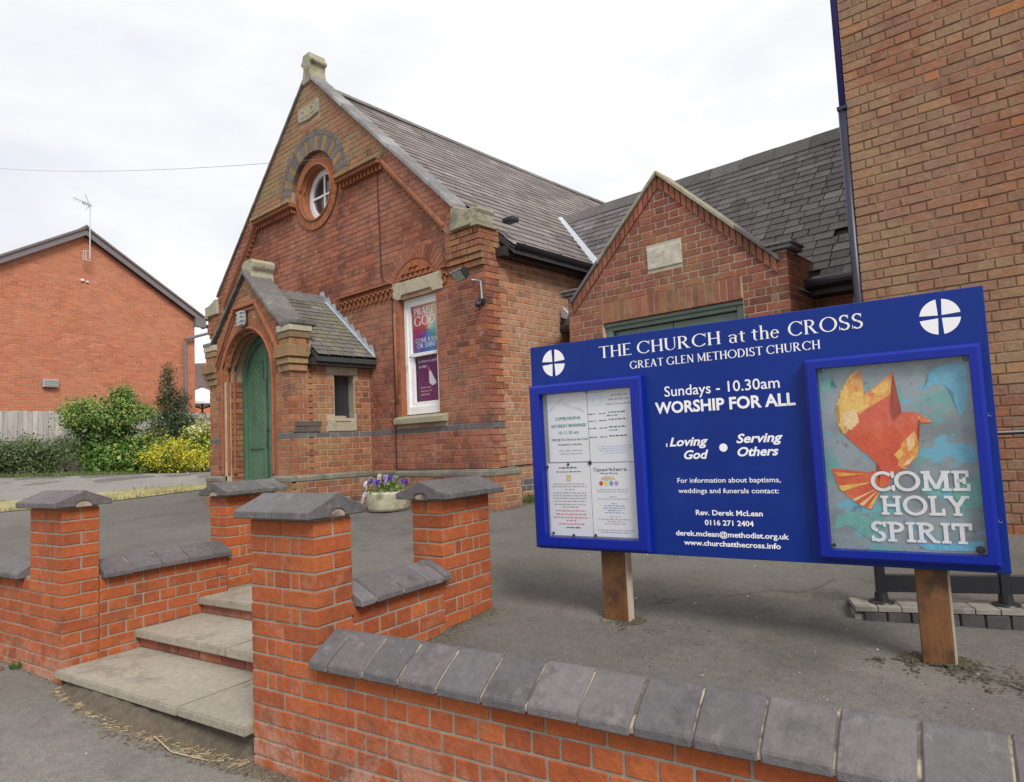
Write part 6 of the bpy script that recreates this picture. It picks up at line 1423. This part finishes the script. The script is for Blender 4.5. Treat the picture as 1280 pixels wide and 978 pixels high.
# ------------------------------------------------------------------ lamps and fittings
FL = thing('floodlight', fr(-5.60, 5.52, 3.30), 'black floodlight tilted down under the right kneeler of the chapel gable', 'floodlight')
FMt = Matrix.Translation((-5.60, 5.50, 3.42))@Matrix.Rotation(R_(-8), 4, 'Y')@Matrix.Rotation(R_(38), 4, 'X')@Matrix.Scale(.75, 4)
MB().prismx([(-.10, -.10), (-.10, .10), (.03, .07), (.05, .0), (.02, -.08)], -.115, .115).build('housing', BLACK, FL, FMt, bevel=.008)
MB().box(-.095, .095, -.106, -.100, -.085, .085).build('glass', simple('flood_glass', [(.30,.31,.29)], .15, .3, 25, .3, spec=.8), FL, FMt)
MB().box(-.125, .125, -.115, -.09, .088, .10).build('visor', GALV, FL, FMt)
MB().tube([(-5.585, 5.52, 3.42), (-5.585, 5.60, 3.50)], .02, 6).build('bracket', BLACK, FL)
MB().tube([(-5.50, 5.56, 3.33), (-5.44, 5.655, 3.32), (-5.43, 5.66, 3.08)], .012, 6).build('conduit', GALV, FL)
SE = thing('motion_sensor', fr(-5.43, 5.62, 3.0), 'small dark motion sensor on the wall below the floodlight', 'sensor')
MB().box(-5.46, -5.40, 5.60, 5.67, 3.03, 3.10).build('base', BLACK, SE, bevel=.008); MB().lathe([(0, -.04), (.03, -.03), (.04, 0), (.02, .03)], (-5.43, 5.585, 3.03), 10).build('eye', BLACK, SE, smooth=True); MB().box(-5.48, -5.46, 5.60, 5.66, 3.02, 3.04).build('tab', GALV, SE)
PLp = thing('bulkhead_lamp', fr(-8.80, 4.40, 3.1), 'grey caged bulkhead lamp above the green porch door', 'lamp')
PLM = Matrix.Translation((-8.80, 4.455, 3.26))@Matrix.Scale(.82, 4)
MB().lathe([(.0, -.135), (.06, -.13), (.085, -.07), (.09, 0), (.085, .07), (.06, .13), (0, .135)], (0, -.05, 0), 14, 1, .75).build('diffuser', LAMPG, PLp, PLM, smooth=True)
cg = MB()
for a in range(200, 341, 20): cg.box(.094*math.cos(R_(a))-.005, .094*math.cos(R_(a))+.005, -.05+.07*math.sin(R_(a))-.008, -.05+.07*math.sin(R_(a)), -.12, .12)
for z in (-.10, -.035, .035, .10): cg.box(-.09, .09, -.12, -.05, z-.006, z+.006)
cg.build('cage', GALV, PLp, PLM); MB().box(-.085, .085, -.03, .005, -.14, .14).build('base', BLACK, PLp, PLM, bevel=.01)
WLp = thing('wall_lamp', fr(-5.25, 7.0, 3.0), 'small shaded wall lamp in the corner between chapel side wall and hall gable', 'lamp')
MB().prism([(-5.36, 3.02), (-5.26, 2.98), (-5.23, 3.07), (-5.31, 3.16), (-5.36, 3.14)], 7.06, 7.16).build('housing', GALV, WLp, bevel=.01); MB().box(-5.365, -5.28, 7.05, 7.15, 2.84, 2.98).build('junction_box', BLACK, WLp, bevel=.01)
# ------------------------------------------------------------------ flower tub
fx, fy = -6.72, 5.20; fz = G(fx, fy)
TB = thing('flower_tub', fr(fx, fy, fz), 'round concrete tub of purple and white pansies at the chapel wall', 'flower tub')
TM = fr(fx, fy, fz)
MB().lathe([(0, 0), (.235, 0), (.255, .04), (.27, .205), (.275, .23), (.25, .235), (.235, .20), (0, .18)], (0, 0, 0), 26).build('tub', simple('tub_concrete', [(.48,.45,.33)], .9, .25, 9, .8, 60, .004, stains=[((.20,.20,.10), 6, .52, .66, .6)]), TB, TM, smooth=True)
MB().lathe([(0, .19), (.245, .195)], (0, 0, 0), 20).build('soil', DIRT, TB, TM)
leaves(420, [(0, 0, .27, .24, .24, .07, 1)], .045, LF_MID, 'foliage', TB, shape=.6, shell=.1, M=TM, seed=3)
pm = {k: leafmat('petal_'+k, [v, tuple(min(1, q*1.25) for q in v)], .2) for k, v in dict(white=(.78,.74,.80), lilac=(.42,.32,.68), violet=(.16,.05,.50), cream=(.80,.72,.48), dark=(.035,.012,.04)).items()}
for i in range(36):
    a = rnd()*6.283; r = .27*math.sqrt(rnd()); x, y = r*math.cos(a), r*math.sin(a)*.9-.03; left = x < -.02
    z = .33+.11*rnd()*(1-r/.35); k = ('white' if rnd() < .5 else 'lilac' if rnd() < .6 else 'cream') if left else ('violet' if rnd() < .72 else 'lilac')
    if i < 3: x, y, z, k = (-.30-.04*i, -.10, .26-.07*i, 'white')
    Mf = TM@Matrix.Translation((x, y, z))@Matrix.Rotation(R_(35*(rnd()-.5)-20), 4, 'Z')@Matrix.Rotation(R_(-18+30*rnd()), 4, 'X')@Matrix.Scale(1.35, 4)
    mb = MB()
    for p_, (px, pz, rr) in enumerate(((-.015, .014, .016), (.015, .014, .016), (-.018, -.004, .015), (.018, -.004, .015), (0, -.016, .018))):
        mb.add([(px+rr*math.cos(b), -.002*p_-.004*math.cos(b*2), pz+rr*math.sin(b)) for b in [j*.785 for j in range(8)]], [tuple(range(8))])
    fo = mb.build('pansy', pm[k], TB, Mf)
    MB().add([(.008*math.cos(b), -.011, .006*math.sin(b)-.003) for b in [j*1.05 for j in range(6)]], [tuple(range(6))]).build('pansy_eye', pm['dark'] if k in ('cream', 'violet') else pm['violet'], fo, Mf)
# ------------------------------------------------------------------ ramp kerb and black railing
RM = fr(-.97, 3.85, 0, 24.5)
KGREY = simple('kerb_paving_grey', [(.235,.215,.185),(.26,.24,.205)], .95, .25, 8, .8, 90, .003, stains=[((.11,.10,.08), 6, .5, .64, .6)])
KDARK = simple('kerb_brick_dark', [(.060,.054,.056),(.085,.074,.074),(.05,.046,.048)], .8, .3, 9, .8, 70, .003, stains=[((.16,.14,.11), 9, .56, .7, .5)])
KB = thing('ramp_kerb', RM@Matrix.Translation((0, 0, .45)), 'paved ramp edging with dark brick-on-edge face below the black railing', 'kerb')
x = -.14
while x < 2.6:
    w_ = .105; MB().box(x, x+w_-.004, -.095, .10, .474, .500).build('paving_brick', KGREY, KB, RM, bevel=.002); x += w_
x = -.10
while x < 2.6:
    MB().box(x, x+.098, -.092, -.01, .30, .472).build('edge_brick', KDARK, KB, RM, bevel=.005); x += .105
MB().box(-.14, 2.6, -.075, .09, .25, .459).build('mortar_core', MORT_GREY, KB, RM)
mb = MB()
for i in range(-1, 12):
    y = .10+i*.15; p = RM@Vector((-.14, y, 0)); q = RM@Vector((-.62, y*1.02+.1, 0)); mb.v += [(p.x, p.y, .484+.056*(y-.1)-(.09 if i < 0 else 0)), (q.x, q.y, G(q.x, q.y)-.05)]
mb.v += [tuple(RM@Vector((-.14, -.095, .42))), tuple(RM@Vector((-.14, .10, .484)))]
mb.f = [(2*i, 2*i+1, 2*i+3, 2*i+2) for i in range(12)]
tag(mb.build('ramp_flank', ASPH), kind='structure')
tag(MB().add([tuple(RM@Vector(p)) for p in ((-.14, .10, .484), (3.0, .10, .49), (4.5, 1.9, .60), (-.14, 1.9, .585))], [(0, 1, 2, 3)]).build('ramp_surface', ASPH), kind='structure')
RL = thing('railing', RM@Matrix.Translation((0, 0, .5)), 'black metal handrail with a deep bottom rail on the ramp kerb behind the notice board', 'railing')
for x in (0, .543, 1.086, 1.63, 2.17):
    po = MB().box(x-.022, x+.022, -.022, .022, .50, 1.34).build('post', BLACK, RL, RM, bevel=.004)
    MB().lathe([(0, .014), (.035, .012), (.058, .008), (.060, 0)], (x, 0, .500), 18).build('base_plate', BLACK, po, RM, smooth=True); MB().lathe([(0, .05), (.03, .05), (.034, .012)], (x, 0, .500), 12).build('collar', BLACK, po, RM)
MB().box(.022, 2.4, -.012, .012, .555, .642).build('bottom_rail', BLACK, RL, RM, bevel=.003); MB().tube([(-.02, 0, 1.335), (2.5, 0, 1.335)], .012, 8).build('top_rail', BLACK, RL, RM)
# ------------------------------------------------------------------ overhead wire
OW = thing('overhead_wire', fr(-7.46, 5.58, 5.49), 'thin overhead wire from the gable across the sky to the left', 'wire')
p0, p1 = Vector((-7.46, 5.58, 5.49)), Vector((-27.5, 3.85, 11.3)); MB().tube([p0.lerp(p1, k/16)-Vector((0, 0, .5*4*(k/16)*(1-k/16)*.55)) for k in range(17)], .0035, 5).build('wire', simple('wire_grey', [(.20,.20,.21)], .6, .05, 5, 0), OW)
# ------------------------------------------------------------------ ground litter, soil, weeds
def scatter(name, pts, mat, s0, s1, hz=.5, parent=None):
    mb = MB()
    for x, y, z in pts:
        s = s0+(s1-s0)*rnd()**2; a = rnd()*3.14; n = len(mb.v); k = 5
        for j in range(k): r = s*(.6+.6*rnd()); mb.v.append((x+r*math.cos(a+j*1.2566), y+r*math.sin(a+j*1.2566), z-.002))
        mb.v.append((x+(rnd()-.5)*s*.5, y+(rnd()-.5)*s*.5, z+s*hz*(.6+rnd()*.8)))
        mb.f += [(n+j, n+(j+1) % k, n+k) for j in range(k)]
    return mb.build(name, mat, parent, kind='stuff')
def gp(u, v): p = wpt(u, v); return (p.x, p.y, zfore(u, v).z)
def pp_(u, v): p = wpt(u, v); return (p.x, p.y, pave_z(u)+((vn(u*1.3, v*1.3)-.5)*.012 if -4 < u < 2 else 0))
MOSS_SHADE = simple('moss_dirt_shade', [(.060,.052,.030),(.085,.066,.040),(.045,.05,.025)], .97, .3, 20, .8, 60, .004)
P_ = []
for px_, py_ in ((-.015, .065), (1.435, .065)):  # dirt round the post feet, kept dark to double as painted contact shadow
    for _ in range(700):
        a = rnd()*6.283; q = .01+.10*rnd()**2; p = SM@Vector((px_+(.06+q)*math.cos(a)*.9, py_-.0+q*math.sin(a)*.8, 0)); P_.append((p.x, p.y, G(p.x, p.y)+.001))
    for _ in range(420):
        a = rnd()*6.283; q = .32*rnd()**.7; p = SM@Vector((px_+.15+q*math.cos(a)*1.3, py_-.12+q*math.sin(a)*.6, 0))
        if vn(p.x*14, p.y*14) > .52: P_.append((p.x, p.y, G(p.x, p.y)-.001))
for _ in range(900): P_.append(gp(-.0+.10*rnd()**2, .3+1.0*rnd()))
for _ in range(700): P_.append(gp(.02+4.3*rnd(), .29+.035*rnd()**2))
for _ in range(600): u = -4+3.5*rnd(); P_.append(pp_(u if u < -2.3 else -.44+2.5*rnd(), -.004-.03*rnd()**2))
scatter('moss_dirt_contact_shade', P_, MOSS_SHADE, .004, .013, .35)
# debris below the first step and along the pavement wall
P_ = []
for _ in range(2600):
    u = -2.25+2.1*rnd()**.8; wdt = .04+.16*max(0, 1-abs((u+1.3)/1.0))+.05; v = .02-wdt*(rnd()**1.3)-.02; P_.append(pp_(u, v))
for _ in range(900): u = -.44+1.6*rnd(); P_.append(pp_(u, -.005-.06*rnd()**2))
scatter('soil_debris', P_, DIRT, .004, .016, .5)
us_ = lin(-2.262, -.45, 46); vs_ = lin(-.22, .06, 12)
def zbank(u, v):
    e = min(1, (u+2.262)/.10, (-.45-u)/.03+.15); f = max(0, min(1, (v+.11+.05*math.sin(u*3.1))/.13)); return wpt(u, v, pave_z(u)-.006+f*f*(3-2*f)*.085*e+(vn(u*30, v*30)-.4)*.022*(.3+f)*e*(1 if f > 0 else 0))
tag(sheet(us_, vs_, zbank).build('soil_bank', DIRT, smooth=True), kind='stuff')
mb = MB()
for _ in range(1100):
    u = -2.2+1.75*rnd(); v = -.02-.17*rnd()*(.4+.6*max(0, 1-abs((u+1.35)/1.0))); x, y, z = pp_(u, v); a = rnd()*3.14; l = .008+.03*rnd()**2; w_ = .0016; dx, dy = math.cos(a)*l, math.sin(a)*l; n = len(mb.v); z += .006+.01*rnd()
    mb.v += [(x-dx, y-dy, z), (x+dx, y+dy, z+.01*(rnd()-.5)), (x+dx-dy*w_/l, y+dy+dx*w_/l, z+.002), (x-dx-dy*w_/l, y-dy+dx*w_/l, z)]; mb.f.append((n, n+1, n+2, n+3))
mb.build('dry_straw', STRAW, None, kind='stuff')
c0 = pp_(-1.05, -.12); c1 = pp_(-.62, -.11); cm = pp_(-.85, -.15)
TW = thing('dry_stick', Matrix.Translation(c0), 'pale dry stalk lying on the pavement below the lowest step', 'stick'); MB().tube([Vector(c0)+Vector((0, 0, .025)), Vector(cm)+Vector((0, 0, .012)), Vector(c1)+Vector((0, 0, .012))], [.002, .0035, .002], 5).build('stalk', simple('straw_pale', [(.46,.38,.24)], .9, .2, 20, 0), TW)
P_ = [gp(.02+.16*rnd()**1.5, .35+1.0*rnd()) for _ in range(900)]+[gp(-.4+4.6*rnd(), .27+.05*rnd()+1.2*rnd()**6) for _ in range(500)]
for (u, v, r) in ((.78, 1.38, .26), (2.22, 1.22, .30), (1.3, 1.05, .55), (2.0, 1.1, .6)):
    for _ in range(260): a = rnd()*6.283; q = r*math.sqrt(rnd())*(.5+.5*rnd()); P_.append(gp(u+q*math.cos(a)*1.4, v+q*math.sin(a)*.6))
scatter('soil_debris', P_, DIRT, .003, .011, .45)
P_ = [gp(-1+5.2*rnd(), .4+3.2*rnd()) for _ in range(500)]+[pp_(-3.5+5*rnd(), -1.5*rnd()) for _ in range(160)]
P_ += [gp(-.2+4.4*rnd(), .35+1.6*rnd()**1.6) for _ in range(1500)]
scatter('loose_grit', P_, PEBBLE, .0022, .0065, .5)
P_ = [gp(-.5+4.4*rnd(), .45+3.4*rnd()) for _ in range(70)]+[gp(-2.5+3*rnd(), 2+2.6*rnd()) for _ in range(14)]+[gp(-3.4, 2.6), gp(-3.0, 2.5), gp(-2.7, 2.0)]+[pp_(-3+4*rnd(), -.9*rnd()-.1) for _ in range(9)]+[gp(2.35, 1.32), gp(2.52, 1.35), gp(2.62, 1.33), gp(.8, 1.22)]
scatter('pale_litter', P_, LITTER, .004, .013, .3)
P_ = []
for _ in range(1500): x = -7.6+2.35*rnd(); y = 5.62-.30*rnd()**1.6-.02; P_.append((x, y, G(x, y)+.004))
for _ in range(350): y = 5.6+1.4*rnd(); x = -5.32+.12*rnd()**2; P_.append((x, y, G(x, y)+.004))
scatter('wall_foot_soil', P_, DIRT, .005, .02, .5)
def patch(name, cu, cv, ru, rv, mat, dz, n=22, parent=None, jag=.25):
    c = wpt(cu, cv); mb = MB(); mb.v.append((c.x, c.y, zfore(cu, cv).z+dz)); m = 3
    for k in range(n):
        a = 6.283*k/n; j = 1-jag+jag*2*vn(k*.9, cu*7)
        for q in range(1, m+1): p = wpt(cu+ru*j*q/m*math.cos(a), cv+rv*j*q/m*math.sin(a)); mb.v.append((p.x, p.y, zfore(cu+ru*j*q/m*math.cos(a), cv+rv*j*q/m*math.sin(a)).z+dz*(1 if q < m else -.3)))
    for k in range(n):
        b0, b1 = 1+k*m, 1+((k+1) % n)*m; mb.f.append((0, b0, b1))
        for q in range(m-1): mb.f.append((b0+q, b0+q+1, b1+q+1, b1+q))
    o = mb.build(name, mat, parent, smooth=True); o['kind'] = 'structure'; return o
ASPH_N = asphalt('asphalt_patch', (.148,.135,.118), (.175,.16,.14))
patch('post_patch', .64, 1.40, .22, .13, ASPH_N, .004); patch('post_patch', 2.14, 1.22, .30, .17, ASPH_N, .004, jag=.4)
patch('asphalt_repair', 1.75, 2.25, .80, .26, ASPH_N, .004, jag=.12)
def tuft(name, x, y, z, label, cat, n, h, mat, r=.05):
    t = thing(name, Matrix.Translation((x, y, z)), label, cat); mb = MB()
    for _ in range(n):
        a = rnd()*6.283; q = r*rnd(); bx, by = x+q*math.cos(a), y+q*math.sin(a); hh = h*(.5+.5*rnd()); l = hh*.7*rnd()+q*.4; w_ = .004+.004*rnd(); k = len(mb.v)
        mb.v += [(bx-w_*math.sin(a), by+w_*math.cos(a), z-.005), (bx+w_*math.sin(a), by-w_*math.cos(a), z-.005), (bx+l*.5*math.cos(a)+w_*math.sin(a), by+l*.5*math.sin(a)-w_*math.cos(a), z+hh*.7), (bx+l*math.cos(a), by+l*math.sin(a), z+hh), (bx+l*.5*math.cos(a)-w_*math.sin(a), by+l*.5*math.sin(a)+w_*math.cos(a), z+hh*.7)]
        mb.f.append((k, k+1, k+2, k+3, k+4))
    mb.build('blades', mat, t, kind='stuff'); return t
tuft('weed_tuft', -5.30, 6.26, G(-5.3, 6.26), 'bright green grass tuft at the foot of the chapel side wall', 'weed', 90, .13, LF_GRASS, .10)
tuft('weed_tuft', -5.28, 6.46, G(-5.28, 6.46), 'smaller green tuft just right of the tuft at the chapel side wall', 'weed', 60, .09, LF_GRASS, .10)
q = pp_(-2.84, -.03); tuft('weed_tuft', q[0], q[1], q[2], 'small green weed at the foot of the left pavement pillar', 'weed', 26, .055, LF_GRASS, .02)
q = pp_(-2.93, -.10); bf = thing('brick_fragment', Matrix.Translation(q), 'broken piece of red brick lying by the left pavement pillar', 'brick fragment')
MB().prismz([(-.045, -.02), (.03, -.028), (.055, .005), (.02, .025), (-.03, .02)], .0, .022).build('fragment', BR_CHURCH, bf, Matrix.Translation(q)@Matrix.Rotation(R_(20), 4, 'Z'), bevel=.003)
for o in list(SC.objects):
    if o.type == 'MESH' and not o.data.materials: print('no material', o.name)
print('objects', len(SC.objects))
